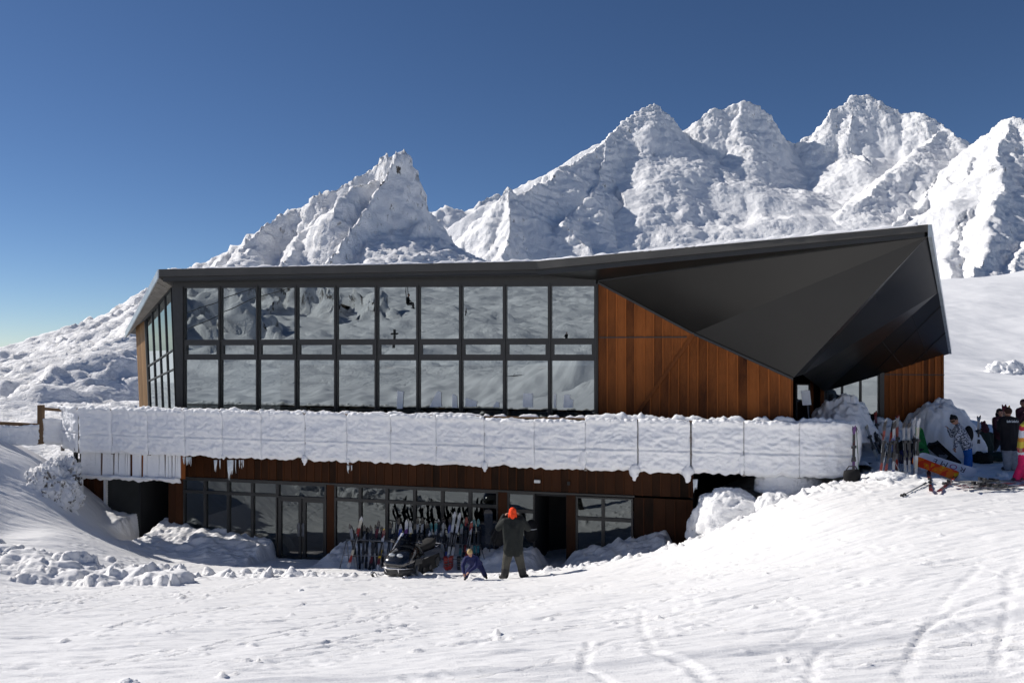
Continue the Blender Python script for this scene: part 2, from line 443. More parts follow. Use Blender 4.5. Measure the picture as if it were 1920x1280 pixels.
def clods(n, region, r0, r1, seed, hmin=.35, hmax=.9):
    rg = np.random.default_rng(seed)
    for _ in range(n):
        px, py, Y = region(rg); c = wp(px, py, Y); r = r0 + (r1 - r0) * rg.random() ** 2.2
        ix = np.where(np.abs(xs - c.x) < r * 1.4)[0]; iy = np.where(np.abs(ys - c.y) < r * 1.4)[0]
        if len(ix) < 2 or len(iy) < 2: continue
        sl = (slice(iy[0], iy[-1] + 1), slice(ix[0], ix[-1] + 1)); X = GX[sl]; Y_ = GY[sl]
        a = rg.random() * 6.28; e = .6 + .4 * rg.random()
        u = ((X - c.x) * math.cos(a) + (Y_ - c.y) * math.sin(a)) / r; v = (-(X - c.x) * math.sin(a) + (Y_ - c.y) * math.cos(a)) / (r * e)
        q = np.stack([X.reshape(-1) * 2.2 / r * .35, Y_.reshape(-1) * 2.2 / r * .35, np.full(X.size, seed + r * 50)], 1)
        d = np.maximum(np.abs(u + .4 * v), np.hypot(u, v) * .92) + .55 * fbm3(q * 1.6, 4).reshape(X.shape)
        h = r * (hmin + (hmax - hmin) * rg.random()) * np.clip(1 - d ** 3, 0, 1) ** .55
        base = GZ0[sl]; tilt = r * .25 * (u * rg.normal() + v * rg.normal()) * (h > 0)
        GZ[sl] = np.maximum(GZ[sl], base + h * .95 + tilt * np.clip(h / r * 2, 0, 1)) 
def _rub(rg):
    px = rg.uniform(-60, 335); t = rg.random(); t = t * t
    top = np.interp(px, [-60, 60, 120, 210, 335], [985, 1005, 1012, 1030, 1058]); return px, top + (1098 - top) * rg.random(), np.interp(top + (1098 - top) * .5, [1000, 1100], [22.2, 21.0]) - 1.8 * rg.random()
def fine_track(px, py, ln, sl, cv, w, depth, pair):
    pts = [on_ground(px + ln * t_, py + sl * ln * t_ + cv * t_ * t_) for t_ in np.linspace(0, 1, 5)]
    x0 = min(p.x for p in pts) - .5; x1 = max(p.x for p in pts) + .5; y0 = min(p.y for p in pts) - .5; y1 = max(p.y for p in pts) + .5
    ix = np.where((xs > x0) & (xs < x1))[0]; iy = np.where((ys > y0) & (ys < y1))[0]
    if len(ix) < 2 or len(iy) < 2: return
    sl_ = (slice(iy[0], iy[-1] + 1), slice(ix[0], ix[-1] + 1)); X = GX[sl_]; Y = GY[sl_]; D = np.full(X.shape, 9.0); S = np.zeros(X.shape)
    for a, b in zip(pts[:-1], pts[1:]):
        ax, ay = b.x - a.x, b.y - a.y; L_ = math.hypot(ax, ay) + 1e-9
        t_ = np.clip(((X - a.x) * ax + (Y - a.y) * ay) / L_ ** 2, 0, 1); dd = ((X - a.x) * ay - (Y - a.y) * ax) / L_
        h = np.hypot(X - a.x - t_ * ax, Y - a.y - t_ * ay); m = h < np.abs(D); D[m] = h[m]; S[m] = np.where(h[m] < np.abs(dd[m]) + .02, dd[m], 9)
    for o in ((0,) if not pair else (-pair, pair)):
        q = np.abs(S - o) / w; GZ[sl_] += -depth * np.exp(-q ** 4) + depth * .4 * np.exp(-((q - 1.6) / .5) ** 2)
_rt = np.random.default_rng(77)
for _ in range(46):
    px = _rt.uniform(-100, 1800); py = _rt.uniform(1095, 1275)
    if px > 1100 and _rt.random() < .45: py = _rt.uniform(1000, 1200)
    fine_track(px, py, _rt.uniform(120, 620), _rt.uniform(-.24, -.05), _rt.uniform(-25, 15), _rt.uniform(.018, .034), _rt.uniform(.012, .026), _rt.choice([0, 0, .12, .16]))
GZ0 = GZ.copy(); clods(190, _rub, .10, .50, 5, .3, .7); clods(420, _rub, .05, .18, 6)
clods(60, lambda rg: (rg.uniform(480, 1070), rg.uniform(1058, 1074), 21.6 + rg.normal() * .3), .04, .13, 7)
clods(240, lambda rg: (lambda px: (px, 0, np.interp(px, [1070, 1300, 1650], [21.2, 20.9, 20.6]) + rg.normal() * .45))(rg.uniform(1080, 1700)), .03, .14, 8)
clods(300, lambda rg: (rg.uniform(-100, 2000), 0, rg.uniform(8, 20)), .02, .07, 9)
clods(40, lambda rg: (rg.uniform(200, 560), 0, rg.uniform(21.0, 22.4)), .05, .22, 12)
ground = grid_obj('snow_ground', np.stack([GX, GY, GZ], -1), M['snow'])
tag(ground, 'groomed white snow with ski tracks in front of the lodge', kind='structure')

# ================================================================== hills and mountains
def ridge_height(X, Y, lines):
    """lines: list of (points [(X,Y,z)...], k1, d1, k2). Height = highest of the tents hung from all the lines"""
    Z = np.full(X.shape, -1e3); D1 = np.full(X.shape, 1e3)
    for ln in lines:
        pts, k1, d1, k2 = ln[:4]; ax_s = ln[4] if len(ln) > 4 else 1.0
        for a, b in zip(pts[:-1], pts[1:]):
            ax, ay = (b[0] - a[0]) * ax_s, b[1] - a[1]; L2 = ax * ax + ay * ay + 1e-9
            t = np.clip(((X - a[0]) * ax_s * ax + (Y - a[1]) * ay) / L2, 0, 1)
            d = np.hypot((X - a[0]) * ax_s - t * ax, Y - a[1] - t * ay)
            z = a[2] + (b[2] - a[2]) * t - k1 * np.minimum(d, d1) - k2 * np.maximum(d - d1, 0)
            m = z > Z; Z[m] = z[m]; D1[m] = d[m]
    return Z, D1
_str = np.array([[.9, .2, .25], [-.2, .9, .3], [-.6, -.5, 2.6]])
def displaced(X, Y, Z, amps, mask):
    """push a height sheet out along its own normals by puffs of rime"""
    dzy, dzx = np.gradient(Z, Y[:, 0], X[0, :])
    n = np.stack([-dzx, -dzy, np.ones_like(Z)], -1); n /= np.linalg.norm(n, axis=-1)[..., None]
    P = np.stack([X, Y, Z], -1); q = P.reshape(-1, 3)
    D = np.zeros(len(q)); mk = mask.reshape(-1)
    for a, s, kind in amps:
        m_ = np.sqrt(mk) if s < 3.5 else mk
        if kind == 'b': D += a * billow3(q / s) * m_
        elif kind == 's': D += a * fbm3(q @ _str / s, 2) * m_
        else: D += a * noise3(q / s) * m_
    D = D.reshape(Z.shape)
    return P + n * D[..., None]
def W(l): return [tuple(wp(*p)) for p in l]

# --- the hill with the spire, left
LA = [(W([(-260,735,105),(-100,700,112),(0,700,120),(100,643,125)]), .4, 5, .14, 3.0), (W([(100,643,125),(200,597,130),(270,550,133)]), .5, 6, .24, 4.0), (W([(270,548,133),(365,500,138),(430,473,140),(500,418,143)]), .8, 6, .29, 4.0),
      (W([(500,414,143),(522,398,144),(557,386,145),(580,362,145),(615,358,146),(632,350,147),(690,314,150),(722,281,150)]), 2.2, 7, .45),
      (W([(722,292,150),(742,280,150),(760,283,151),(770,318,151),(786,350,152),(798,372,152),(800,395,153),(822,412,155),(850,460,158),(900,520,160),(980,560,160)]), 2.6, 8, .55),
      (W([(745,290,149),(700,372,142),(650,440,132),(600,500,122)]), 2.4, 6, .5),
      (W([(800,385,152),(770,430,142),(740,480,132)]), 1.4, 8, .55),
      (W([(632,362,147),(560,440,138),(520,520,122)]), 1.2, 8, .5),
      (W([(700,330,148),(640,368,140),(627,385,138)]), 1.5, 5, 1.0),
      (W([(500,412,143),(420,500,128),(330,600,108),(240,720,80)]), .8, 7, .25, 2.8),
      (W([(300,530,134),(200,640,110),(110,740,82),(60,790,60)]), .7, 6, .16, 3.2),
      (W([(170,600,128),(60,690,105),(0,760,80)]), .6, 6, .16, 3.2),
      (W([(430,470,140),(330,560,120),(250,640,100),(200,730,78)]), .7, 6, .2, 2.8),
      (W([(365,505,137),(290,600,115),(230,680,92),(190,760,66)]), .7, 6, .2, 3.2), (W([(225,575,131),(150,660,105),(100,740,76)]), .7, 6, .2, 3.2), (W([(60,645,122),(-30,720,95)]), .6, 6, .2, 3.2)]
ax_ = np.arange(-135, 22, .36); ay_ = np.arange(36, 176, .42)
AX, AY = np.meshgrid(ax_, ay_)
wx = AX + (.35 + 1.0 * sstep(-52, -38, AX)) * fbm2(AX.reshape(-1) / 11, AY.reshape(-1) / 11, 3, .5, 1).reshape(AX.shape); wy = AY + 1.3 * fbm2(AX.reshape(-1) / 11, AY.reshape(-1) / 11, 3, .5, 5).reshape(AX.shape)
wgt = sstep(2, 9, np.zeros_like(AX) + 9)
AZ, AD = ridge_height(wx, wy, LA)
AZ = np.maximum(AZ, -4.6 + .012 * (AY - 40) + 0 * AX - .06 * np.maximum(-AX - 50, 0))
_u = (.78 * AX + .62 * AY); _v = (-.62 * AX + .78 * AY)
_rb = lambda a, b, o: (1 - 2 * np.abs(noise2((_u / a).reshape(-1), (_v / b + .6 * fbm2((AX / 9).reshape(-1), (AY / 9).reshape(-1), 2, .5, 44).reshape(AX.shape)).reshape(-1), o))).reshape(AX.shape)
AZ += (1 - sstep(-56, -40, AX)) * sstep(44, 60, AY) * (.55 * _rb(16, 5.5, 41) + .30 * _rb(7, 2.2, 42) + .16 * _rb(3, .95, 43))
am = (.35 + .65 * sstep(40, 90, AY)) * (.24 + .76 * sstep(-72, -44, AX))
PA = displaced(AX, AY, AZ, [(.6, 9, 'n'), (.55, 4.2, 's'), (.26, 3.0, 'b'), (.36, 1.4, 'b'), (.28, .75, 'b')], am)
hillA = grid_obj('mountain', PA, M['mount_near'])
tag(hillA, 'rime-crusted hill with a pointed spire behind the left half of the lodge', kind='structure')

# --- the long massif, right
k = lambda pts, a, b, c: (W(pts), a, b, c)
LC = [k([(780,520,235),(850,485,240),(880,450,245),(905,420,248),(930,382,250),(945,357,252),(957,350,253),(966,366,254),(1000,346,262),(1030,336,270),(1050,316,275)], 1.5, 16, .75),
      k([(1050,316,275),(1100,281,295),(1130,263,302),(1165,236,312),(1195,202,320),(1215,190,322),(1236,202,324),(1250,222,325),(1265,236,326),(1285,246,328)], 1.3, 20, .8),
      k([(1285,246,328),(1305,241,330),(1311,222,331),(1330,206,332),(1360,199,333),(1385,190,334),(1410,196,334),(1440,216,334),(1456,241,333),(1480,273,332),(1495,271,332)], 1.6, 18, .8),
      k([(1495,271,332),(1502,262,332),(1530,241,333),(1545,230,334),(1556,206,335),(1580,196,336),(1602,180,336),(1625,179,336),(1660,191,333),(1690,209,330),(1715,211,326),(1740,221,322)], 1.5, 20, .75),
      k([(1740,221,322),(1770,236,316),(1796,246,310),(1816,270,306),(1840,266,300),(1856,240,292),(1876,226,286),(1900,219,280),(1930,222,276),(2050,240,270),(2200,300,260)], 1.2, 18, .8),
      k([(957,352,253),(955,420,238),(945,480,225),(930,540,205)], 1.8, 12, .8),
      k([(1130,262,302),(1125,345,280),(1085,385,262),(1050,420,250),(1120,480,235)], 1.1, 12, .75),
      k([(1215,192,322),(1225,280,305),(1228,350,285),(1212,420,265),(1200,480,250)], 1.1, 14, .72),
      k([(1228,352,283),(1205,400,270)], 2.2, 8, 1.2),
      k([(1385,192,334),(1395,270,318),(1420,330,305),(1500,400,285),(1600,450,265)], 1.0, 16, .6),
      k([(1310,225,331),(1330,300,315),(1345,380,295),(1340,450,275)], .9, 14, .7),
      k([(1610,180,336),(1590,240,325),(1600,280,318),(1640,310,308)], 1.6, 10, .7),
      k([(1770,237,316),(1720,285,300),(1660,335,285),(1610,375,270)], .85, 30, .8),
      k([(1816,272,305),(1760,330,285),(1720,390,265),(1650,440,248),(1560,490,230)], 1.0, 16, .8),
      k([(1856,242,292),(1812,325,268),(1828,385,250),(1786,450,225),(1770,530,195)], 1.0, 12, .75),
      k([(1900,220,280),(1868,285,262),(1884,345,243),(1850,420,218),(1858,470,205),(1832,520,184)], 1.1, 12, .75),
      k([(1935,224,276),(1958,300,258),(1922,365,240),(1940,430,222),(1905,500,195)], 1.0, 12, .7)]
cx_ = np.arange(-46, 215, .41); cy_ = np.arange(150, 352, .48)
CX, CY = np.meshgrid(cx_, cy_)
f = lambda s, o: fbm2(CX.reshape(-1) / s, CY.reshape(-1) / s, 3, .5, o).reshape(CX.shape)
LC = [ln + (.79,) for ln in LC]
CZ, CD = ridge_height(CX + 2.6 * f(15, 1), CY + 2.6 * f(15, 5), LC)
CZ += sstep(6, 20, CD) * 3.0 * f(24, 9)
lump = sstep(-.15, .45, f(38, 13)) * .6 + .4
smooth_bowl = (.36 + .64 * np.exp(-(CD / 7.5) ** 2)) * (1 - .72 * sstep(8, 20, CD) * sstep(-.25, .15, f(45, 23)))
PC = displaced(CX, CY, CZ, [(1.6, 26, 'n'), (.8, 8.0, 's'), (.5, 3.4, 's'), (.22, 5.5, 'b'), (.32, 2.6, 'b'), (.36, 1.25, 'b')], smooth_bowl)
massif = grid_obj('mountain', PC, M['mount'])
tag(massif, 'long rime-covered massif of jagged peaks behind the right half of the lodge', kind='structure')
# --- a paler ridge far behind the gap between them
LB = [k([(740,460,520),(800,398,520),(848,388,520),(880,394,525),(905,368,530),(945,360,535),(1000,340,540),(1100,330,540)], .9, 40, .6)]
bx_ = np.arange(-80, 60, 1.4); by_ = np.arange(430, 560, 1.6); BX, BY = np.meshgrid(bx_, by_)
BZ, _ = ridge_height(BX, BY, LB)
far = grid_obj('mountain', displaced(BX, BY, BZ, [(4, 20, 'b'), (2.2, 9, 'b'), (1.2, 4, 'b')], np.ones_like(BX)), M['mount'])
tag(far, 'distant pale ridge in the gap behind the spire', kind='structure')

# --- open snow slope rising to the right behind the lodge
_hp = []
for px, py, Y in ((1765,800,27.5),(1920,845,27),(1850,815,29),(1920,810,31),(1920,760,42),(1920,700,62),(1850,690,64),(1800,690,64),(1850,620,92),(1920,612,95),(1780,640,84),(1770,560,122),(1850,536,134),(1920,530,138),(2100,540,130),(2100,700,70),(2100,860,32),(1700,560,118),(1560,620,80),
                  (1850,528,150),(1920,522,155),(1600,700,45),(1300,640,60),(1300,560,130),(960,600,120),(960,690,50),(600,640,110),(600,720,45),(1300,700,42)):
    p = wp(px, py, Y); _hp.append((p.x, p.y, p.z))
_hp += [(8, 29, -4.2), (-2, 30, -5), (-14, 33, -5), (-30, 36, -4.6), (12, 27, -4), (17, 26.5, -3.7), (60, 27, -2), (-30, 150, -5), (150, 150, 25), (150, 60, 6)]
hs = rbf(_hp)
hx_ = np.concatenate([np.arange(-40, 8, 1.0), np.arange(8, 80, .22), np.arange(80, 170, 1.0)]); hy_ = np.concatenate([np.arange(26.5, 60, .22), np.arange(60, 165, .5)])
HXg, HYg = np.meshgrid(hx_, hy_)
HZ = hs(HXg.reshape(-1), HYg.reshape(-1)).reshape(HXg.shape)
g = lambda s, o, n=3: fbm2(HXg.reshape(-1) / s, HYg.reshape(-1) / s, n, .5, o).reshape(HXg.shape)
HZ += .35 * g(14, 2) + .06 * g(2.2, 7) + .05 * fbm2((HXg * .95 + HYg * .3).reshape(-1) / 6, (HYg * .95 - HXg * .3).reshape(-1) / .7, 3, .5, 4).reshape(HXg.shape)
_dx = HXg - ORI.x; _dy = HYg - ORI.y
HZ -= 4.5 * (1 - sstep(-10, -6, HXg)) * (1 - sstep(70, 100, HYg))
HZ -= .9 * (1 - sstep(27, 30.5, HYg))
HZ -= 5 * (1 - sstep(9, 14, -math.sin(TH) * _dx + math.cos(TH) * _dy)) * (1 - sstep(9.0, 10.6, math.cos(TH) * _dx + math.sin(TH) * _dy))
hill = grid_obj('snow_slope', np.stack([HXg, HYg, HZ], -1), M['snow_soft'])
tag(hill, 'smooth white ski slope rising behind the right end of the lodge', kind='structure')

# --- what the windows mirror: the slope and bluffs on the photographer's side of the valley
rx_ = np.concatenate([np.arange(-330, -190, 2.5), np.arange(-190, -20, .75), np.arange(-20, 130, 2)]); ry_ = np.concatenate([np.arange(-330, -220, 2.5), np.arange(-220, -6, .75), np.arange(-6, 26, .75)])
RX, RY = np.meshgrid(rx_, ry_)
fr = lambda s, o, n=3: fbm2(RX.reshape(-1) / s, RY.reshape(-1) / s, n, .5, o).reshape(RX.shape)
_rp = [mw(*q) for q in ((345,770,60),(600,768,58),(850,770,57),(1118,775,56),(345,720,85),(600,705,85),(850,700,88),(1118,705,88),
     (345,670,120),(600,650,125),(850,640,125),(1118,645,125),(345,610,170),(600,590,185),(850,585,190),(1118,590,185),(345,545,260),(600,520,290),(850,512,300),(1118,515,300),(0,600,200),(0,740,80),(1500,640,120),(1500,520,300))]
_rp += [(0,-9,-.3),(16,-9,.5),(45,-9,2),(60,-60,6),(110,-300,40),(110,-100,12),(-300,-20,8),(-330,-330,80),(0,-330,60)]
RZ = rbf(_rp)(RX.reshape(-1), RY.reshape(-1)).reshape(RX.shape)
far_ = sstep(8, 40, np.hypot(RX, RY + 5))
RZ = RZ + far_ * (1.3 * fr(26, 3) + .8 * fr(9, 6) + .36 * fr(3.2, 9, 2)) + far_ * .7 * fbm2((RX + .4 * RY).reshape(-1) / 22, (RY - .4 * RX).reshape(-1) / 3.2, 3, .5, 12).reshape(RX.shape)
MWL = lambda l: [mw(*q) for q in l]
_gd = np.hypot(np.maximum(-61 - RX, 0), np.maximum(-9.5 - RY, 0)); _gw = 1 - sstep(0, 24, _gd)
RZ = RZ * (1 - _gw) + (ground_z(RX, RY) - .04) * _gw
LR = [(MWL([(150,470,185),(300,505,175),(380,522,168),(450,545,158),(505,600,146),(545,645,136)]), 1.3, 14, .6),
      (MWL([(345,530,168),(372,600,150),(400,648,132)]), 1.6, 7, .9), (MWL([(300,520,160),(280,620,130),(300,690,105)]), 1.5, 10, .8),
      (MWL([(430,490,215),(560,528,205),(640,542,195),(700,546,188),(745,575,180),(770,600,172)]), 1.8, 12, .5),
      (MWL([(625,545,190),(640,580,178)]), 1.8, 8, .8), (MWL([(500,540,200),(520,590,180),(560,612,170)]), 1.7, 8, .8), (MWL([(700,548,186),(715,590,172)]), 1.9, 7, .9)]
RB, RDD = ridge_height(RX + 3.5 * fr(12, 1), RY + 3.5 * fr(12, 4), LR)
bl = RB > RZ
RZ2 = np.maximum(RB, RZ)
PR = displaced(RX, RY, RZ2, [(2.0, 13, 'n'), (1.6, 7, 'b'), (1.0, 3.4, 'b')], np.where(bl, 1.0, .06 * (1 - _gw)))
_c = np.stack([RX, RY], -1); _c = (_c[:-1, :-1] + _c[1:, 1:]) / 2
slopeR = grid_obj('valley_slope', PR, M['mount_dark'], mask=(_c[..., 1] < -7.5) | (_c[..., 0] < -58))
tag(slopeR, 'snowy slope with rocky bluffs facing the lodge, mirrored in its windows', kind='structure')

# --- the rest of the world, to the horizon
rings = [60, 110, 200, 420, 900, 2200, 6000]; zr = [-14, -26, -40, -52, -60, -70, -90]; na = 72
mb = MB(); vs = [(0, 15, -9)]
for r, z in zip(rings, zr):
    for a in range(na): vs.append((r * math.cos(2*PI*a/na), 15 + r * math.sin(2*PI*a/na), z))
fs = [(0, 1 + a, 1 + (a + 1) % na) for a in range(na)]
for i in range(len(rings) - 1):
    for a in range(na): fs.append((1+i*na+a, 1+(i+1)*na+a, 1+(i+1)*na+(a+1)%na, 1+i*na+(a+1)%na))
mb.add(vs, fs); tag(obj('snow_field', mb, M['snow_soft'], None, True), 'snow-covered land falling away to the horizon', kind='structure')
# ================================================================== the lodge (built in its own frame)
lodge = empty('ski_lodge', ORI, (0, 0, TH), 'long dark-framed ski lodge with big windows, cedar boards and a folded black roof', 'building')
V3 = Vector
def lw(p): return MLI @ Vector(p)             # world -> lodge frame
X0 = lx(345)                                   # left edge of the big window
def zhead(x): return 2.03 + .20 * x / X0
NB = 10; BW = -X0 / NB
DECK = -3.08

# ---- windows
def window(corner, mat_glass, fw=.07, depth=.12, name='window', parent=lodge, off=0.0, tilt=True):
    """corner: 4 points (bl, br, tr, tl) seen from outside; a frame ring with one pane"""
    bl, br, tr, tl = [V3(c) for c in corner]
    nrm = (br - bl).cross(tl - bl).normalized()   # outward
    def ins(d):
        u = (br - bl).normalized(); ut = (tr - tl).normalized(); vl = (tl - bl).normalized(); vr = (tr - br).normalized()
        return [bl + u*d + vl*d, br - u*d + vr*d, tr - ut*d - vr*d, tl + ut*d - vl*d]
    inn = ins(fw); mb = MB()
    outer = [bl, br, tr, tl]
    for i in range(4):
        j = (i + 1) % 4
        q = [outer[i], outer[j], inn[j], inn[i]]
        mb.slab([p + nrm * (depth * .5 + off) for p in q], -nrm * depth)
    w = obj(name, mb, M['frame'], parent)
    g = MB(); ov = .012
    p = ins(fw - ov)
    r = random.uniform(-.0022, .0022) if tilt else 0; r2 = random.uniform(-.0012, .0012) if tilt else 0
    ctr = sum(p, V3()) / 4
    u = (br - bl).normalized(); v = (tl - bl).normalized()
    p = [q + nrm * ((q - ctr).dot(u) * r + (q - ctr).dot(v) * r2 - .015 + off) for q in p]
    g.quad(*p); obj('pane', g, mat_glass, w, fixn=False)
    return w
for b in range(NB):
    xa, xb = X0 + b * BW, X0 + (b + 1) * BW
    R = lambda z0, z1a, z1b: ((xa, 0, z0), (xb, 0, z0), (xb, 0, z1b), (xa, 0, z1a))
    window(R(.36, zhead(xa), zhead(xb)), M['glass'], .058)
    w = window(R(-.20, .36, .36), M['glass'], .13, .10)
    window(R(DECK, -.20, -.20), M['glass'], .058)
# head beam and the leaning corner panel
A = lp(298, 505, -.6); Kk = lp(1005, 490, -.6); T = lp(1740, 421, -3.9)
mb = MB()
mb.slab([(lx(326), -.05, zhead(X0)), (0, -.05, zhead(0)), (0, -.05, 2.48), (lx(326), -.05, 2.56)], (0, .25, 0))
obj('head_beam', mb, M['frame'], lodge)
ct, cb = lp(322, 538, 0), lp(331, 765, 0)
cb = cb + (cb - ct) * ((DECK - cb.z) / (cb.z - ct.z))
mb = MB(); mb.slab([cb, (X0, 0, DECK), (X0, 0, zhead(X0)), ct], (0, .14, 0)); obj('corner_panel', mb, M['frame'], lodge)
for i in range(NB + 1):
    x = X0 + i * BW; mb = MB()
    mb.box((x - .024, -.10, DECK), (x + .024, -.062, zhead(x)))
    obj('mullion', mb, M['frame'], lodge)

# ---- flared end wall on the left, in the sun
bt = lw(wp(254, 612, 30.8))
pn = (cb - ct).cross(bt - ct)
if pn.y > 0: pn = -pn
pn.normalize()
def ep(px, py):
    d = MLI.to_3x3() @ V3(((px - HX) / F, 1, (HY - py) / F))
    return CAML + d * ((ct - CAML).dot(pn) / d.dot(pn))
def edge(a, b, z):  # point on line a-b at height z
    return a + (b - a) * ((z - a.z) / (b.z - a.z))
gt, gb = ep(273, 600), ep(280.5, 765); bt = ep(254, 612); bb = ep(261, 765)
gb = edge(gt, gb, DECK); bb = edge(bt, bb, DECK)
tt = ct + (gt - ct) * 0
def ew(s, t):   # s: 0 front corner .. 1 glass edge; t: 0 deck .. 1 eave
    return (cb + (gb - cb) * s).lerp(ct + (gt - ct) * s, t)
zr = [0, .475, .60, 1.0]
for c in range(4):
    for r in range(3):
        sa, sb = .02 + .96 * c / 4, .02 + .96 * (c + 1) / 4
        window((ew(sb, zr[r]), ew(sa, zr[r]), ew(sa, zr[r+1]), ew(sb, zr[r+1])), M['glass_end'], .026, .05)
mb = MB(); nb = 7
for i in range(nb):
    a, b = i / nb, (i + 1) / nb - .012
    q = [gb.lerp(bb, b), gb.lerp(bb, a), gt.lerp(bt, a), gt.lerp(bt, b)]
    mb.slab(q, -pn * .08, random.uniform(.2, .9))
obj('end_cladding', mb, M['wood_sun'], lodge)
mb = MB(); mb.slab([gb + pn*.03, gb + pn*.03 + (bb-gb).normalized()*.07, gt + pn*.03 + (bt-gt).normalized()*.07, gt + pn*.03], -pn * .1); obj('corner_trim', mb, M['frame'], lodge)

# ---- roof: fascia, verges, sheet, folded soffit
E = lw(wp(1779, 655, 25.2)); Vv = lw(wp(237, 621, 31.0))
fh = lambda p: V3((p.x, p.y, p.z))
dn = lambda p, h: V3((p.x, p.y, p.z - h))
hA, hK, hT = .40, .40, .27
mb = MB(); t = V3((0, .06, 0))
mb.slab([dn(A, hA*.6), dn(Kk, hK*.6), Kk, A], t); mb.slab([dn(Kk, hK*.6), dn(T, hT*.6), T, Kk], t)
obj('fascia', mb, M['fascia'], lodge)
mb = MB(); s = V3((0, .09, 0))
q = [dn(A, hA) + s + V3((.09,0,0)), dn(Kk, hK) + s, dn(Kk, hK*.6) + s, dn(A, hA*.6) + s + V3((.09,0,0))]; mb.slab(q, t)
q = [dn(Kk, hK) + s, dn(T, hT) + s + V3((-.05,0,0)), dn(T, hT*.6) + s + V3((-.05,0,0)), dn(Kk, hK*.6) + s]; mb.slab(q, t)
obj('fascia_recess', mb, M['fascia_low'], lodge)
# eave soffit over the windows
mb = MB()
z1 = lambda p, h: dn(p, h) + V3((0, .05, 0))
wx_ = V3((0, 0, zhead(0) + .43)); wl_ = V3((lx(326), 0, 2.54))
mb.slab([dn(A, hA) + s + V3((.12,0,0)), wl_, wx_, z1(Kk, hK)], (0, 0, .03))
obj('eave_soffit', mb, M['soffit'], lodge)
# left verge with its pale lining
mb = MB(); o = V3((-.05, 0, 0))
mb.slab([dn(A, .30), A, Vv, dn(Vv, .24)], o)
obj('verge', mb, M['verge'], lodge)
mb = MB()
wt_f, wt_b = ct + V3((0, 0, .02)), bt + V3((0, 0, .02))
mb.slab([dn(A, .30), dn(Vv, .24), wt_b + V3((0,0,.0)), wt_f], (0, 0, .03))
nrib = 16
obj('verge_soffit', mb, M['soffit_pale'], lodge)
mb = MB()
for i in range(1, nrib):
    f = i / nrib
    a = dn(A, .30).lerp(dn(Vv, .24), f); b = wt_f.lerp(wt_b, f)
    mb.bar(a.lerp(b, .03) - V3((0,0,.012)), a.lerp(b, .97) - V3((0,0,.012)), .03, .02)
obj('soffit_batten', mb, M['soffit_pale'], lodge)
# folded soffit on the right
a0 = lp(1121, 528, -.02); Mx = lp(1301, 624, -.02); Nn = lp(1505, 702, -.6); Lw = lw(wp(1547, 734, 25.9))
Tb = dn(T, hT) + s; Kb = dn(Kk, hK) + s
Rr = (T.lerp(E, .42)); Rb = dn(Rr, .16); Eb = dn(E, .14)
W1 = lp(1487, 708, -1.1)
facets = [[wx_, a0, Tb, Kb], [a0, Mx, Tb], [Mx, W1, Tb], [W1, Nn, Tb], [Nn, Rb, Tb], [Nn, Lw, Rb], [Lw, Eb, Rb]]
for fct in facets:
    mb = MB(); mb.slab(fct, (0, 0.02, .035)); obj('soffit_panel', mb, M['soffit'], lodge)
# sheet joints on the folded soffit
mb = MB()
def joint(a, b): mb.bar(a - V3((0, .012, .006)), b - V3((0, .012, .006)), .02, .012)
for f1, f2 in ((.30, .55), (.62, .8)):
    joint(Nn.lerp(Tb, f1), Lw.lerp(Rb, f1 * .95)); joint(Lw.lerp(Rb, f2), Lw.lerp(Eb, f2).lerp(Eb, .2))
joint(Lw.lerp(Eb, .35), Rb.lerp(Eb, .2)); joint(Lw.lerp(Eb, .7), Rb.lerp(Eb, .62))
obj('sheet_joint', mb, M['fascia_low'], lodge)
mb = MB(); o = V3((.085, .02, 0))
mb.slab([T, dn(T, hT*1.05), dn(Rr, .19), Rr], o); mb.slab([Rr, dn(Rr, .17), dn(E, .14), E], o)
obj('verge', mb, M['verge'], lodge)
Bl, Br = V3((Vv.x + .5, 12.5, -.2)), V3((E.x - .3, 12.0, -.35))
mb = MB()
for tri in ((A, Kk, Bl), (A, Bl, Vv), (Kk, Br, Bl), (Kk, T, Br), (T, E, Br)):
    mb.add([V3(p) + V3((0, .0, .004)) for p in tri], [(0, 1, 2)]); mb.add([V3(p) - V3((0, 0, .06)) + V3((0, .04, 0)) for p in tri], [(2, 1, 0)])
obj('roof', mb, M['fascia'], lodge, fixn=False)
# rime along the eave
def snow_ridge(name, pts, wdt, hgt, step, parent, mat, seed=0, thr=-9):
    """a lumpy run of snow lying along a line of points"""
    path = []
    for a, b in zip(pts[:-1], pts[1:]):
        n = max(2, int((b - a).length / step))
        path += [a.lerp(b, i / n) for i in range(n)]
    path.append(pts[-1])
    q = np.array(path); nz = noise3(q * 3.1 + seed) ; nf = noise3(q * 9 + seed + 5)
    mb = MB(); rings = []
    for i, p in enumerate(path):
        t = (path[min(i+1, len(path)-1)] - path[max(i-1, 0)]).normalized(); sd_ = t.cross(V3((0,0,1))).normalized()
        k = max(.18, .75 + .8 * nz[i] + .5 * nf[i]) if nz[i] > thr else .05
        ring = []
        for j in range(9):
            a = PI * j / 8
            ring.append(p + sd_ * math.cos(a) * wdt * (.6 + .4 * k) + V3((0, 0, math.sin(a) * hgt * k - .012)))
        rings.append(ring)
    mb.loft(rings); return obj(name, mb, mat, parent, True)
snow_ridge('roof_snow', [A + V3((.3,.08,0)), Kk + V3((0,.08,0)), T + V3((-.2,.08,0))], .06, .085, .07, lodge, M['snow_soft'])

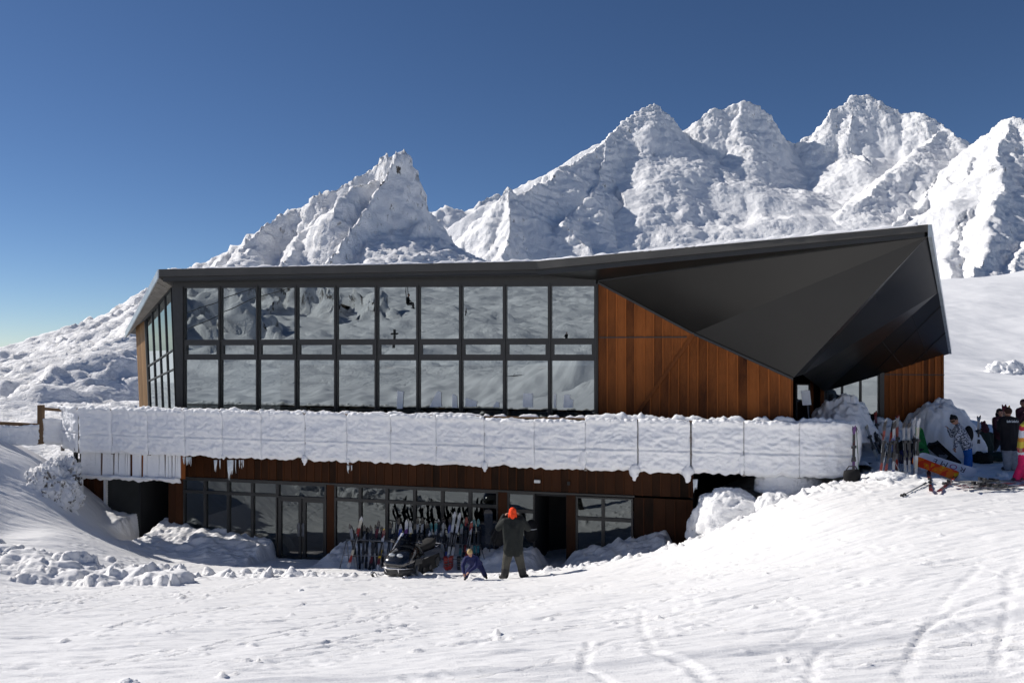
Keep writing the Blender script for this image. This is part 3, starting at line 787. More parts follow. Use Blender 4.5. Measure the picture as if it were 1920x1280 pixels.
# ---- board cladding
def boards(name, poly_top, x0, x1, z0, y, mat, bw=.272, batten=True, thick=.05, bt_w=.035):
    """vertical boards from z0 up to the line poly_top (list of (x,z)), with cover battens"""
    def top(x):
        for (xa, za), (xb, zb) in zip(poly_top[:-1], poly_top[1:]):
            if xa - 1e-6 <= x <= xb + 1e-6: return za + (zb - za) * (x - xa) / (xb - xa)
        return poly_top[-1][1] if x > poly_top[-1][0] else poly_top[0][1]
    mb = MB(); x = x0
    while x < x1 - .02:
        xe = min(x + bw, x1); rr = random.choice((.12, .3, .45, .5, .6, .75)) + random.uniform(-.06, .06)
        mb.slab([(x + .004, y, z0), (xe - .004, y, z0), (xe - .004, y, top(xe)), (x + .004, y, top(x))], (0, thick, 0), max(rr, .03))
        if batten:
            b = min(xe, x1 - bt_w) ; mb.slab([(b - bt_w/2, y - .028, z0), (b + bt_w/2, y - .028, z0), (b + bt_w/2, y - .028, top(b) - .01), (b - bt_w/2, y - .028, top(b) - .01)], (0, .027, 0), random.uniform(.75, 1.0))
        x += bw
    return obj(name, mb, mat, lodge)
xw = W1.x
Fb = lp(1186, 786, 0); Fd = Mx + (Fb - Mx) * ((DECK - .1 - Mx.z) / (Fb.z - Mx.z)); Fd.y = 0
Mw = V3((Mx.x, 0, Mx.z)); fn = (Fd - Mw).cross(W1 - Mw)
ymf = lambda x, z: max(-1.12, -(fn.x * (x - Mw.x) + fn.z * (z - Mw.z)) / fn.y)
def fold_boards(x0, x1, top, bot, yf, name):
    mb = MB(); x = x0
    while x < x1 - .02:
        xe = min(x + .272, x1); rr = max(.03, random.choice((.12, .3, .45, .5, .6, .75)) + random.uniform(-.06, .06))
        xs_ = [(x + .004, x + .004), (xe - .004, xe - .004)]
        q = [V3((X, yf(X, Z), Z)) for X, Z in ((x+.004, bot(x)), (xe-.004, bot(xe)), (xe-.004, max(bot(xe)+.01, top(xe))), (x+.004, max(bot(x)+.01, top(x))))]
        mb.slab(q, (0, .05, 0), rr)
        b0 = xe - .0175; b1 = xe + .0175
        if b1 < x1:
            q = [V3((X, yf(X, Z) - .028, Z)) for X, Z in ((b0, bot(b0)), (b1, bot(b1)), (b1, max(bot(b1)+.01, top(b1) - .01)), (b0, max(bot(b0)+.01, top(b0) - .01)))]
            mb.slab(q, (0, .027, 0), random.uniform(.75, 1))
        x += .272
    return obj(name, mb, M['wood'], lodge)
lin = lambda p, q: (lambda x: p.z + (q.z - p.z) * (x - p.x) / (q.x - p.x))
ftop = lin(a0, Mx); frt = lin(Mx, W1); fold = lin(Fd, Mx)
fold_boards(.06, Mx.x, ftop, lambda x: max(DECK - .1, fold(x)), lambda x, z: 0.0, 'timber_cladding')
fold_boards(Fd.x, W1.x, lambda x: min(fold(x), frt(x)) if x < Mx.x else frt(x), lambda x: -1.95, ymf, 'timber_cladding')
mb = MB(); mb.slab([a0 + V3((0,-.035,-.07)), Mx + V3((0,-.035,-.07)), Mx + V3((0,-.035,0)), a0 + V3((0,-.035,0))], (0, .03, 0))
mb.slab([Mx + V3((0,-.035,-.07)), W1 + V3((0,-.035,-.07)), W1 + V3((0,-.035,0)), Mx + V3((0,-.035,0))], (0, .03, 0))
mb.box((.09, -.036, .42), (Mx.x - .2, -.0285, .455)); mb.box((0, -.06, DECK), (.06, .06, zhead(0)))
obj('edge_trim', mb, M['frame'], lodge)
mb = MB(); p1 = Mw + V3((0,-.045,-.05)); p2 = Fd + V3((0,-.045,0)); mb.bar(p1, p2, .03, .10, (0, 0, 1), .35); obj('diagonal_brace', mb, M['wood'], lodge)
# recess at the entrance: return wall, doors, glazing, right-hand wall
YR = 3.2
mb = MB()
for i in range(15):
    y_ = W1.y + .06 + i*.265; mb.slab([(xw, y_, DECK), (xw, y_ + .258, DECK), (xw, y_ + .258, -.5), (xw, y_, -.5)], (-.05, 0, 0), random.uniform(.1, .5))
obj('return_wall', mb, M['wood'], lodge)
gz0, gz1 = lx(1545, YR), lx(1648, YR)
for i in range(3):
    xa, xb = gz0 + (gz1 - gz0) * i / 3, gz0 + (gz1 - gz0) * (i + 1) / 3
    za, zb = (-1.12 + .62 * i / 3), (-1.12 + .62 * (i + 1) / 3)
    window(((xa, YR, DECK), (xb, YR, DECK), (xb, YR, zb), (xa, YR, za)), M['glass'], .035, .1)
xd0, xd1 = lx(1492, YR), lx(1545, YR)
mb = MB(); mb.box((lx(1519, YR), YR - .05, DECK), (lx(1525, YR), YR + .05, -.9), .3); mb.box((lx(1538, YR), YR - .05, DECK), (gz0 - .005, YR + .05, -.9), .2)
obj('door_post', mb, M['wood'], lodge)
window(((xd0, YR, DECK), (lx(1519, YR), YR, DECK), (lx(1519, YR), YR, -1.0), (xd0, YR, -1.0)), M['glass'], .05, .08, 'door')
xr0, xr1 = lx(1657, YR), lx(1770, YR)
zt = lambda px, py: lp(px, py, YR).z
boards('timber_cladding', [(gz1, zt(1648, 694) + .1), (xr1, zt(1770, 661) + .1)], xr0, xr1, DECK, YR, M['wood'], .185, True, .06, .05)
mb = MB(); mb.box((gz1 + .005, YR - .1, DECK), (xr0 - .002, YR + .06, zt(1650, 694) + .1)); mb.box((xr0, YR - .045, zt(1710, 703)), (xr1, YR - .029, zt(1710, 703) + .03))
obj('edge_trim', mb, M['frame'], lodge)
mb = MB()
for i in range(14): mb.slab([(xr1, YR + .3 * i, DECK - 1), (xr1, YR + .3 * i + .292, DECK - 1), (xr1, YR + .3*i + .292, zt(1770,661) - .1 - .05*i), (xr1, YR + .3*i, zt(1770,661) + .05 - .05*i)], (-.05, 0, 0), random.uniform(.2, .7))
obj('end_cladding', mb, M['wood'], lodge)

# ---- lower storey
ZH = -4.29
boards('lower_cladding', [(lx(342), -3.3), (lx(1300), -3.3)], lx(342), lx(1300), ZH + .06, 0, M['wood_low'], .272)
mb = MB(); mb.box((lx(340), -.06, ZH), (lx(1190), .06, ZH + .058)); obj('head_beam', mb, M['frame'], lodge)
def win_group(cols, rows, gm, name='window'):
    for ca, cb_ in zip(cols[:-1], cols[1:]):
        for ra, rb in zip(rows[:-1], rows[1:]):
            window(((ca, 0, ra), (cb_, 0, ra), (cb_, 0, rb), (ca, 0, rb)), gm, .05, .1, name)
g1 = [lx(p) for p in (345, 385.5, 429, 474, 521)]
win_group(g1, (-6.75, -4.72, ZH), M['glass_low'])
dx0, dx1 = lx(521), lx(613)
window(((dx0, 0, -4.78), (dx1, 0, -4.78), (dx1, 0, ZH), (dx0, 0, ZH)), M['glass_low'], .06)
dm = (dx0 + dx1) / 2
for i, (a, b) in enumerate(((dx0, dm), (dm, dx1))):
    d = window(((a + .03, 0, -6.80), (b - .01, 0, -6.80), (b - .01, 0, -4.785), (a + .03, 0, -4.785)), M['glass_low'], .11, .07, 'door')
    hx = dm - .10 if i == 0 else dm + .06
    mb = MB(); mb.tube([(hx, -.09, -6.0), (hx, -.13, -5.97), (hx, -.13, -5.63), (hx, -.09, -5.6)], .016, 6); mb.box((hx - .03, -.042, -6.02), (hx + .03, -.0355, -5.58)); obj('handle', mb, M['steel'], d)
g2 = [lx(p) for p in (628, 676, 726, 778, 830, 882, 934)]
win_group(g2, (-6.7, -4.75, ZH), M['glass_low'])
win_group([lx(952), lx(1003)], (-6.6, -4.85, ZH), M['glass_low'])
win_group([lx(1080), lx(1131), lx(1187)], (-6.2, -4.98, ZH - .03), M['glass_low'])
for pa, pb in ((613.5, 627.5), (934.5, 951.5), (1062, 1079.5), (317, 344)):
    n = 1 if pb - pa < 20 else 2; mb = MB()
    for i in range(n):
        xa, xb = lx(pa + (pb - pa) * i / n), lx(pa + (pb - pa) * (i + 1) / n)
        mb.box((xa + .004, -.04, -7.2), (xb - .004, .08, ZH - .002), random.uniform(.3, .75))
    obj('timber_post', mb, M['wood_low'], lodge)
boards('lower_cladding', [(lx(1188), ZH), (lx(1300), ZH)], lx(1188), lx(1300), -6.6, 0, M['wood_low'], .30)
# open doorways: dark reveals going back into the building
for pa, pb in ((1003, 1062), (263, 317)):
    xa, xb = lx(pa) + .01, lx(pb) - .01
    mb = MB(); mb.box((xa - .05, .0, -7.2), (xa, 2.2, ZH)); mb.box((xb, .0, -7.2), (xb + .04, 2.2, ZH)); mb.box((xa, 2.15, -7.2), (xb, 2.2, ZH)); mb.box((xa, 0.07, ZH - .08), (xb, 2.2, ZH - .003))
    obj('doorway', mb, M['dark'], lodge)
mb = MB(); zs_ = np.arange(-7.2, -4.25, .085)
for z in zs_: mb.slab([(lx(201), .02, z), (lx(262), .02, z), (lx(262), .055, z + .08), (lx(201), .055, z + .08)], (0, .04, 0))
obj('roller_shutter', mb, M['shutter'], lodge)
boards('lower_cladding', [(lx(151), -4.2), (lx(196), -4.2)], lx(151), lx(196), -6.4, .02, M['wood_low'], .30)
mb = MB(); mb.box((lx(196.5), -.06, -6.8), (lx(200.5), .05, -4.3)); obj('door_post', mb, M['rime'], lodge)
mb = MB(); mb.box((lx(135), -.25, -6.6), (lx(147), .3, -4.0)); mb.box((lx(145), -.9, -6.4), (lx(149), -.8, -3.9)); obj('corner_post', mb, M['frame'], lodge)
# ceiling-mounted flood light box and a small camera under the deck
mb = MB(); p = lp(1007, 902, -.12); mb.box((p.x - .09, -.14, p.z - .05), (p.x + .09, -.03, p.z + .045)); obj('wall_light', mb, M['paper'], lodge, bevel=.01)
mb = MB(); p = lp(1066, 906, -.1); mb.box((p.x - .04, -.12, p.z - .05), (p.x + .04, -.03, p.z + .05)); mb.ball((p.x, -.13, p.z), .03, 8, 6); obj('security_camera', mb, M['frame'], lodge)
# inside: floors, back and side walls, so nothing shines through
mb = MB()
mb.box((lx(320), .2, DECK - .25), (E.x - 1.2, 11, DECK - .02)); mb.box((lx(320) - 2, 10.8, -7.5), (E.x - 1, 11, -.6)); mb.box((lx(345), .3, -7.4), (lx(1300), 10.5, -7.2))
mb.box((xw - .3, W1.y + .4, DECK), (xw - .2, 10.5, -.5)); mb.box((xd0 - .1, YR + 1.6, DECK), (xr1, YR + 1.7, 1.0)); mb.box((lx(1300) - .1, .1, -7.2), (lx(1300), 10.5, DECK - .3)); mb.box((lx(150) - .1, .1, -7.2), (lx(150), 10.5, DECK - .3))
obj('inner_wall', mb, M['dark'], lodge)
# papers taped inside the big windows, two hanging lamps
M['notice'] = m_plain('faded_paper', (.88, .90, .90), .7, 0, .08)
def sheet(pts):
    mb = MB(); mb.slab([lp(px, py, -.004) for px, py in pts], (0, -.004, 0)); obj('paper_notice', mb, M['notice'], lodge)
for pts in ([(744,766),(755,766),(757,734),(745,732)], [(805,763),(828,762),(827,735),(822,732),(817,738)], [(848,764),(858,764),(857,742),(848,738)], [(872,762),(893,762),(895,752),(873,745)],
            [(924,763),(936,763),(936,753),(930,753)], [(980,763),(999,763),(999,737),(981,737)], [(1038,764),(1043,764),(1043,738),(1039,738)], [(1056,764),(1074,764),(1075,750),(1069,747),(1069,739),(1058,739)]):
    sheet(pts)
M['lamp'] = m_emit('lamp_glow', (1, .55, .3), 2.2)
for px, py in ((733, 691), (1016, 690)):
    p = lp(px, py, 1.1); mb = MB(); mb.tube([p + V3((0,0,2.2)), p + V3((0,0,.1))], .008, 5); mb.tube([p + V3((0,0,.1)), p + V3((0,0,.03))], [.05, .17], 12)
    l = obj('pendant_lamp', mb, M['frame'], lodge); mb = MB(); mb.tube([p + V3((0,0,.028)), p + V3((0,0,.012))], [.13, .12], 12); obj('bulb', mb, M['lamp'], l)

# ================================================================== terrace: deck and iced balustrade
terrace = empty('terrace', ORI, (0, 0, TH), 'raised terrace along the lodge with a balustrade buried in white rime', 'terrace')
YB = -1.5
px_posts = [148, 210, 278, 347.5, 418, 491, 572, 651, 733, 818.5, 909, 1002.5, 1098, 1195.5, 1295, 1395, 1499, 1604]
PX = [lx(p, YB) for p in px_posts]
RT, RSEAM, RB_ = -1.86, -2.70, -3.29
mb = MB(); mb.box((PX[0] - .3, YB + .12, -3.27), (PX[-1], -.02, -3.10)); mb.box((xw + .05, -.02, -3.272), (PX[-1] + .1, YR - .1, -3.10))
obj('deck_slab', mb, M['concrete'], terrace)
du, dv = np.meshgrid(np.arange(xw - 6, PX[-1] + .9, .07), np.arange(YB + .10, YR - .1, .07))
dz = -3.06 + .07 * fbm2(du.reshape(-1) * 1.3, dv.reshape(-1) * 1.3, 4, .55, 40).reshape(du.shape) + .12 * sstep(PX[-1] - 1, PX[-1] + .5, du) - .5 * sstep(PX[-1] + .3, PX[-1] + .9, du)
o = grid_obj('deck_snow', np.stack([du, dv, dz], -1), M['snow_soft']); o.parent = terrace
M['post'] = m_plain('post_timber', (.20, .18, .165), .8, 0, .6, 14)
for i, x in enumerate(PX):
    mb = MB(); mb.box((x - .045, YB + .012, -3.34), (x + .045, YB + .08, -1.90)); obj('post', mb, M['post'], terrace)
mb = MB(); mb.box((PX[0] - .05, YB - .05, -1.90), (PX[-1] + .05, YB + .09, -1.855), .5); obj('handrail', mb, M['timber'], terrace)

def rime_sheet(name, P0, U, Wv, N, lu, hz, seed, parent, amp=1.0, gl=1.0, gr=1.0, u0=None, hang=False, left=True, right=True, top=0.0, groove=True, res=.03, mat=None, streak=.0, cover=0.0):
    """a crust of wind-blown rime: sheet lu x hz starting at P0 along U (across) and Wv (up), pushed out along N, ragged at top, bottom and sides"""
    nu, nv = max(6, int(lu / res)), max(6, int(hz / res))
    u = np.linspace(0, 1, nu + 1); v = np.linspace(0, 1, nv + 1); UU, VV = np.meshgrid(u, v)
    s = np.full(UU.shape, float(seed)); uu = UU * lu + (seed * 1.37 if u0 is None else u0); seed = seed if u0 is None else 10; vv = VV * hz
    fl = lambda a: a.reshape(-1)
    nb = fbm2(fl(uu) * 2.2, fl(vv + uu * .12) * 6.5, 4, .55, seed).reshape(UU.shape)
    npf = (np.abs(noise2(fl(uu) * 5, fl(vv) * 8, seed + 3)) * 2 - .5).reshape(UU.shape)
    gm = np.clip(.25 + 1.5 * noise2(fl(vv) * 4.5 + seed, fl(uu) * .8, 57), 0, 1).reshape(UU.shape)
    gl = gl * (.25 + .75 * gm); gr = gr * (.25 + .75 * gm)
    d = .066 + .026 * nb + .018 * npf + .03 * fbm2(fl(uu) * 3.1, fl(vv) * 3.4, 2, .5, 91).reshape(UU.shape)
    if streak: d += streak * noise2(fl(uu) * 26, fl(vv) * 1.5, seed).reshape(UU.shape)
    d += (.030 if u0 is None or seed is None else .045) * np.sin(PI * UU) ** .7 * np.sin(PI * np.clip(VV, .02, .98)) ** .6
    topl = np.exp(-((VV * hz - (hz - .06)) / .085) ** 2); d += topl * (.075 + .06 * noise2(fl(uu) * 2.6, fl(uu) * 0, seed + 9).reshape(UU.shape) + .03 * npf)
    if groove:
        zs = (RSEAM - RB_) / (RT - RB_) * hz
        wob = noise2(fl(uu) * 2, fl(uu) * 0, seed + 4).reshape(UU.shape)
        d -= .050 * np.exp(-((vv - zs - .012 * wob) / .016) ** 2) * np.clip(.75 + .7 * wob, .1, 1); d += .022 * np.exp(-((vv - zs + .05) / .035) ** 2) ; d -= .012 * (vv < zs)
    d = d * (1 - gl * (1 - sstep(-.01, .06 + .05 * gm, UU * lu))) * (1 - gr * (1 - sstep(-.01, .06 + .05 * gm, (1 - UU) * lu))) - .02 * gl * (1 - sstep(0, .03, UU * lu)) - .02 * gr * (1 - sstep(0, .03, (1 - UU) * lu))
    d += .055 * fbm2(fl(uu) * .7, fl(vv) * .5, 2, .5, 71).reshape(UU.shape)
    eb = sstep(-.01, .10, vv); d *= eb
    d = np.maximum(d, -.01) * amp
    # ragged edges
    ub = uu[0]; rb = noise2(ub * 1.4 + seed * 3.1, u * 0, seed) * .10 + noise2(ub * 5.5, u * 0, seed + 2) * .06
    rt = noise2(u * lu * 1.9 + seed * 1.7, u * 0, seed + 6) * .04 + np.abs(noise2(u * lu * 5.5, u * 0, seed + 8)) * .06
    zz = vv - (1 - VV) ** 6 * (rb[None] + .02) + VV ** 6 * (rt[None] + top)
    rl = noise2(v * hz * 3 + seed * 2.3, v * 0, seed + 1) * .02 + np.abs(noise2(v * hz * 13, v * 0, seed + 5)) * .035
    off = gl * rl[:, None] * (1 - UU) ** 8 - gr * rl[::-1][:, None] * UU ** 8
    rb = rb + (u - .45) * (.05 + .09 * random.random()) * (1 if hang else 0) + .10 * np.exp(-((u - .93) / .07) ** 2) * random.random() * (1 if hang else 0)
    P0 = np.array(P0); U = np.array(U); Wv = np.array(Wv); N = np.array(N)
    P = P0 + (UU * lu + off)[..., None] * U + zz[..., None] * Wv + d[..., None] * N
    # pad a border so the crust has thickness
    def back(r, k=.085): return r - N * (k + .0 * r)
    P = np.concatenate([back(P[:1]), P, back(P[-1:])], 0)
    P = np.concatenate([P[:, :1] - N * .07, P, P[:, -1:] - N * .07], 1)
    o = grid_obj(name, P, mat or M['rime']); o.parent = parent
    return o
GS = [1, .9, .8, .95, .9, .8, .9, .7, .75, .6, .55, .35, .12, .3, 1, .45, .25, .6]
for i in range(len(PX) - 1):
    xa, xb = PX[i] + .003, PX[i+1] - .003
    ice = .35 if i in (11, 12, 14, 15, 16) else 0
    last = i >= 13
    if i in (13, 14): xa += .025; xb -= .01
    rime_sheet('rime_panel', (xa, YB, RB_), (1, 0, 0), (0, 0, 1), (0, -1, 0), xb - xa, (RT - RB_) + (-.05 if i in (10, 11) else .02), 10 + i * 7, terrace, (1.0 if i < 9 else 1.3), GS[i], GS[i + 1], xa, i > 2, streak=.011 if i < 6 else .004)
# the corner panel turning back at the left
c0 = V3((PX[0] - .05, YB, RB_)); c1 = lw(wp(117, 765, 28.4)); c1.z = RB_
uu_ = (c1 - c0); L_ = uu_.length; uu_.normalize()
nn_ = V3((uu_.y, -uu_.x, 0)).normalized()
if nn_.y > 0: nn_ = -nn_
rime_sheet('rime_panel', c1, -uu_, (0, 0, 1), nn_, L_, RT - RB_ + .03, 203, terrace, streak=.005)
mb = MB(); mb.box((-.045, -.03, -3.42), (.045, .05, -1.9), M=Matrix.Translation((c1.x, c1.y, 0))); obj('post', mb, M['post'], terrace)
# rime grown on the posts and hanging below them
def drip(x, y, z, w, h, seed, parent=terrace, name='rime_clump'):
    mb = MB(); n = 10; rings = []
    nz = noise3(np.array([[seed * 1.3, i * .45, seed * .7] for i in range(n + 1)]))
    for i in range(n + 1):
        f = i / n; r = w * (.55 + .75 * math.sin(PI * min(1, f * 1.15 + .1)) ** .6) * (1 + .5 * nz[i]) if i < n else w * .25
        ring = []
        for k in range(10):
            a = 2 * PI * k / 10; j = 1 + .25 * math.sin(k * 2.3 + seed + i)
            ring.append((x + math.cos(a) * r * j + .02 * nz[i], y + math.sin(a) * r * .7 * j, z - h * f))
        rings.append(ring)
    mb.loft(rings); return obj(name, mb, M['rime'], parent, True)
for i, x in enumerate(PX):
    if i in (6, 10, 13, 14): drip(x + .02 - .10 * (i > 10), YB - .06, -3.10 if i > 10 else -3.16, .07 if i < 11 else .11, .30 if i < 13 else .46, i + 3)
    elif i in (4, 7): drip(x + .04, YB - .03, -3.22, .05, .16, i + 3)
    if i in (12, 15): drip(x - .06, YB - .05, -2.75, .09, .55, i + 20)
for i, x in enumerate(PX[2:10:1]): drip(x, YB - .03, -1.82 + .05, .06, .12, i + 50, name='rime_clump')
# lumps of snow resting on the handrail
snow_ridge('rail_snow', [V3((PX[0], YB + .03, -1.85)), V3((PX[8], YB + .03, -1.85))], .08, .10, .05, terrace, M['snow_soft'], 3)
snow_ridge('rail_snow', [V3((PX[8], YB + .05, -1.85)), V3((PX[12], YB + .05, -1.85))], .055, .075, .05, terrace, M['snow_soft'], 9, -.05)
snow_ridge('rail_snow', [V3((PX[12], YB + .03, -1.85)), V3((PX[16], YB + .03, -1.85)), V3((PX[17], YB + .03, -1.87))], .10, .14, .05, terrace, M['snow_soft'], 15)
# icicles under the deck edge
def icicles(px, py, n, spread, hmin, hmax, y=YB + .1):
    mb = MB()
    for _ in range(n):
        p = lp(px + random.uniform(-spread, spread), py, y); h = random.uniform(hmin, hmax); r = random.uniform(.015, .035)
        mb.tube([(p.x, y, p.z + .1), (p.x + random.uniform(-.01, .01), y, p.z - h * .5), (p.x + random.uniform(-.02, .02), y, p.z - h)], [r * 1.3, r * .7, .003], 6)
    obj('icicle_cluster', mb, M['ice'], terrace, True)
M['ice'] = m_plain('ice', (.72, .77, .80), .25, 0, .12, 12, .6)
icicles(437, 868, 9, 10, .25, .55); icicles(410, 868, 5, 8, .1, .3); icicles(455, 868, 4, 8, .08, .2); icicles(352, 862, 6, 10, .08, .22); icicles(1302, 905, 3, 4, .15, .4); icicles(652, 878, 4, 8, .05, .15)
# iced slat screen under the left end
mb = MB(); x = lx(152, -1.25); xe = lx(338, -1.25); k = 0
mbw = MB()
while x < xe:
    w_ = random.uniform(.05, .24)
    mb.slab([(x, -1.27 + random.uniform(-.02, .02), -4.08), (x + w_, -1.25, -4.08), (x + w_ * random.uniform(.8, 1.1), -1.25, -3.25), (x + .01, -1.27, -3.25)], (0, .05, 0))
    x += w_ + random.choice((-.03, -.01, .015, .03, .06, .10))
obj('slat_screen', mb, M['rime'], terrace, bevel=.012)
mb = MB(); xx = lx(151, -1.2)
while xx < xe: mb.box((xx + .01, -1.2, -4.1), (xx + .24, -1.16, -3.3), random.uniform(.1, .7)); xx += .25
obj('screen_backing', mb, M['wood'], terrace)
rime_sheet('screen_beam', (lx(150, -1.28), -1.26, -4.19), (1, 0, 0), (0, 0, 1), (0, -1, 0), xe - lx(150, -1.28), .12, 77, terrace, groove=False, res=.025)
mb = MB()
for q in (148, 153.5):
    xq = lx(q, -1.2); mb.box((xq - .035, -1.25, -6.4), (xq + .035, -1.17, -4.2))
obj('screen_post', mb, M['rime'], terrace, bevel=.015)
mb = MB(); xq = lx(140, -1.2); mb.box((xq - .05, -1.2, -6.2), (xq + .05, -1.1, -3.3)); obj('downpipe', mb, M['frame'], terrace)
# right end: last post thick with rime needles
drip(PX[-1] + .02, YB - .02, -1.80, .075, 1.45, 91)

# ================================================================== fence at far left
fl0, fl1 = wp(-60, 790, 27.2), wp(77, 797, 27.8)
fence = empty('mesh_fence', wp(77, 830, 27.8), (0, 0, 0), 'iced mesh fence with a brown timber post and rails left of the terrace', 'fence')
FO = wp(77, 830, 27.8)
mb = MB(); mb.bar(wp(77, 832, 27.8) - FO, wp(77, 759, 27.8) - FO, .17, .17, (0, 1, 0), .4); obj('post', mb, M['timber'], fence, bevel=.01)
mb = MB(); mb.bar(fl0 - FO + V3((0,-.03,0)), wp(73, 796.5, 27.75) - FO + V3((0,-.03,0)), .06, .11, (0,0,1), .5); obj('rail', mb, M['timber'], fence)
mb = MB(); mb.bar(wp(81.5, 766, 27.85) - FO, wp(120, 769, 28.2) - FO, .06, .10, (0,0,1), .5); obj('rail', mb, M['timber'], fence)
a = wp(-60, 840, 27.2); b = wp(75, 832, 27.75); rime_sheet('mesh_panel', a - FO, (b - a).normalized(), (0, 0, 1), (0, -1, 0), (b - a).length, .66, 311, fence, .8, groove=False, streak=.03, res=.022)
a = wp(79, 832, 27.8); b = wp(120, 832, 28.2); rime_sheet('mesh_panel', a - FO, (b - a).normalized(), (0, 0, 1), (0, -1, 0), (b - a).length, .85, 317, fence, .8, groove=False, streak=.03, res=.022)
# ================================================================== helpers for loose things
def axis_m(a, b, face=(0, -1, 0)):
    """frame with z from a to b and -y towards face"""
    a = V3(a); z = (V3(b) - a).normalized(); y = -V3(face); y = (y - z * y.dot(z)).normalized(); x = y.cross(z)
    return Matrix(((x.x, y.x, z.x, a.x), (x.y, y.y, z.y, a.y), (x.z, y.z, z.z, a.z), (0, 0, 0, 1)))
def baked(mb, voxel, name, mat, parent=None, smooth_it=4):
    me = bpy.data.meshes.new('t'); me.from_pydata(mb.v, [], mb.f)
    o = bpy.data.objects.new('t', me); COL.objects.link(o)
    m = o.modifiers.new('r', 'REMESH'); m.mode = 'VOXEL'; m.voxel_size = voxel; m.use_smooth_shade = True
    if smooth_it:
        k = o.modifiers.new('s', 'SMOOTH'); k.iterations = smooth_it; k.factor = .5
    dg = bpy.context.evaluated_depsgraph_get(); r = bpy.data.meshes.new_from_object(o.evaluated_get(dg))
    bpy.data.objects.remove(o); bpy.data.meshes.remove(me); r.name = name
    r.materials.clear()
    return link(name, r, mat, parent, True)
def bone(mb, a, b, ra, rb, flat=1.0, n=10):
    a = V3(a); b = V3(b)
    mb.tube([a, b], [ra, rb], n, True); mb.ball(a, ra, n, 6); mb.ball(b, rb, n, 6)

# ================================================================== snow heaps, blocks and boulders
def blob(name, mat, c, r, seed, rough=.25, fs=1.2, label='', cat='', group=None, flat=.25, res=40, kind=None, bot=-.15):
    """a lump: sphere pushed about by noise, flattened underneath"""
    nu, nv = res * 2, res
    th = np.linspace(0, PI, nv + 1); ph = np.linspace(0, 2 * PI, nu + 1); PH, T_ = np.meshgrid(ph, th)
    d = np.stack([np.sin(T_) * np.cos(PH), np.sin(T_) * np.sin(PH), np.cos(T_)], -1)
    q = d.reshape(-1, 3) * fs + seed * 3.7
    n = (fbm3(q, 3, .5) * .6 + billow3(q * 2.2, 3, .55) * .4).reshape(PH.shape)
    P = d * np.array(r) * (1 + rough * n)[..., None]
    P[..., 2] = np.maximum(P[..., 2], bot * r[2])
    o = grid_obj(name, P, mat); o.location = c
    return tag(o, label, cat, group, kind)
M['boulder'] = m_mountain('rimed_boulder', .52, 7.0)
M['boulder_dark'] = m_mountain('rimed_crag', .43, 6.0)
def at(px, py, Y): return wp(px, py, Y)
blob('boulder', M['boulder'], at(1368, 985, 21.9), (1.02, .8, 1.02), 1, .17, .95, 'largest rime-crusted boulder under the right end of the terrace', 'boulder', res=60)
blob('boulder', M['boulder'], at(1453, 955, 21.3), (.55, .42, .46), 2, .22, 1.0, 'smaller snow-crusted boulder showing brown rock on the lit ridge', 'boulder', res=46)
blob('boulder', M['boulder'], at(1478, 915, 22.3), (.95, .6, .62), 3, .18, 1.0, 'low snow-covered boulder tucked right below the terrace edge', 'boulder', res=40)
blob('boulder', M['boulder'], at(1328, 1000, 22.6), (.60, .5, .80), 4, .2, 1.0, 'snow-covered boulder against the lower cedar wall behind the largest boulder', 'boulder', res=40)
blob('boulder', M['boulder_dark'], at(95, 930, 25.9), (.9, .6, 1.0), 6, .38, 1.5, 'dark craggy rock patched with rime beside the iced slat screen', 'boulder', res=70, bot=-.8)
blob('boulder', M['boulder_dark'], at(125, 905, 26.4), (.45, .4, .85), 16, .45, 1.8, 'narrow dark crag with rime against the corner post under the terrace', 'boulder', res=50, bot=-.9)
blob('boulder', M['boulder'], at(1892, 708, 62), (1.9, 1.7, 1.3), 7, .35, 1.4, 'rime-covered rock alone on the open slope above the skiers', 'boulder', res=60, bot=-.5)
blob('boulder', M['boulder'], at(1856, 722, 60), (.7, .8, .6), 8, .35, 1.4, 'small white rock just left of the rock on the open slope', 'boulder', res=40, bot=-.5)
M['heap'] = m_snow('snow_heap', streak=False, b1=.9)
blob('snow_mound', M['heap'], at(1762, 880, 24.6), (1.25, 1.0, 2.15), 11, .16, 1.0, 'tall rounded snow mound against the right cedar wall', 'snow mound', res=70)
blob('snow_mound', M['heap'], at(1660, 870, 24.7), (.85, .6, 1.45), 12, .22, 1.1, 'narrow snow heap with dark skis leaning on it by the entrance', 'snow mound', res=50)
blob('snow_mound', M['heap'], at(1580, 815, 23.8), (.95, .7, 1.05), 13, .22, 1.2, 'pointed snow heap behind the balustrade in front of the entrance glass', 'snow mound', res=60)
blob('snow_mound', M['heap'], at(1672, 895, 20.3), (.5, .42, .16), 14, .3, 1.4, 'low trampled snow mound where skis are planted', 'snow mound', res=40)
M['block'] = m_snow('snow_block', streak=False, b1=1.0)
for i, (px, py, Y, r, lab) in enumerate(((213, 1062, 21.2, (.26, .22, .26), 'largest broken snow block at the end of the ploughed rubble'), (283, 1062, 21.3, (.22, .2, .24), 'pointed snow block in front of the dark doorway at left'),
        (336, 1062, 21.5, (.19, .16, .24), 'upright snow block left of the cleared snow bank'), (293, 1069, 21.0, (.17, .15, .13), 'low snow lump leaning against the pointed snow block'),
        (345, 1070, 21.1, (.15, .14, .14), 'small snow lump at the foot of the upright snow block'), (238, 1069, 20.9, (.15, .14, .12), 'small round snow lump beside the largest snow block'))):
    p = at(px, py, Y); p.z = gz(p.x, p.y) - .02
    blob('snow_block', M['block'], p, r, 30 + i, .5, 1.1, lab, 'snow block', 'broken snow blocks in front of the lodge', res=26)
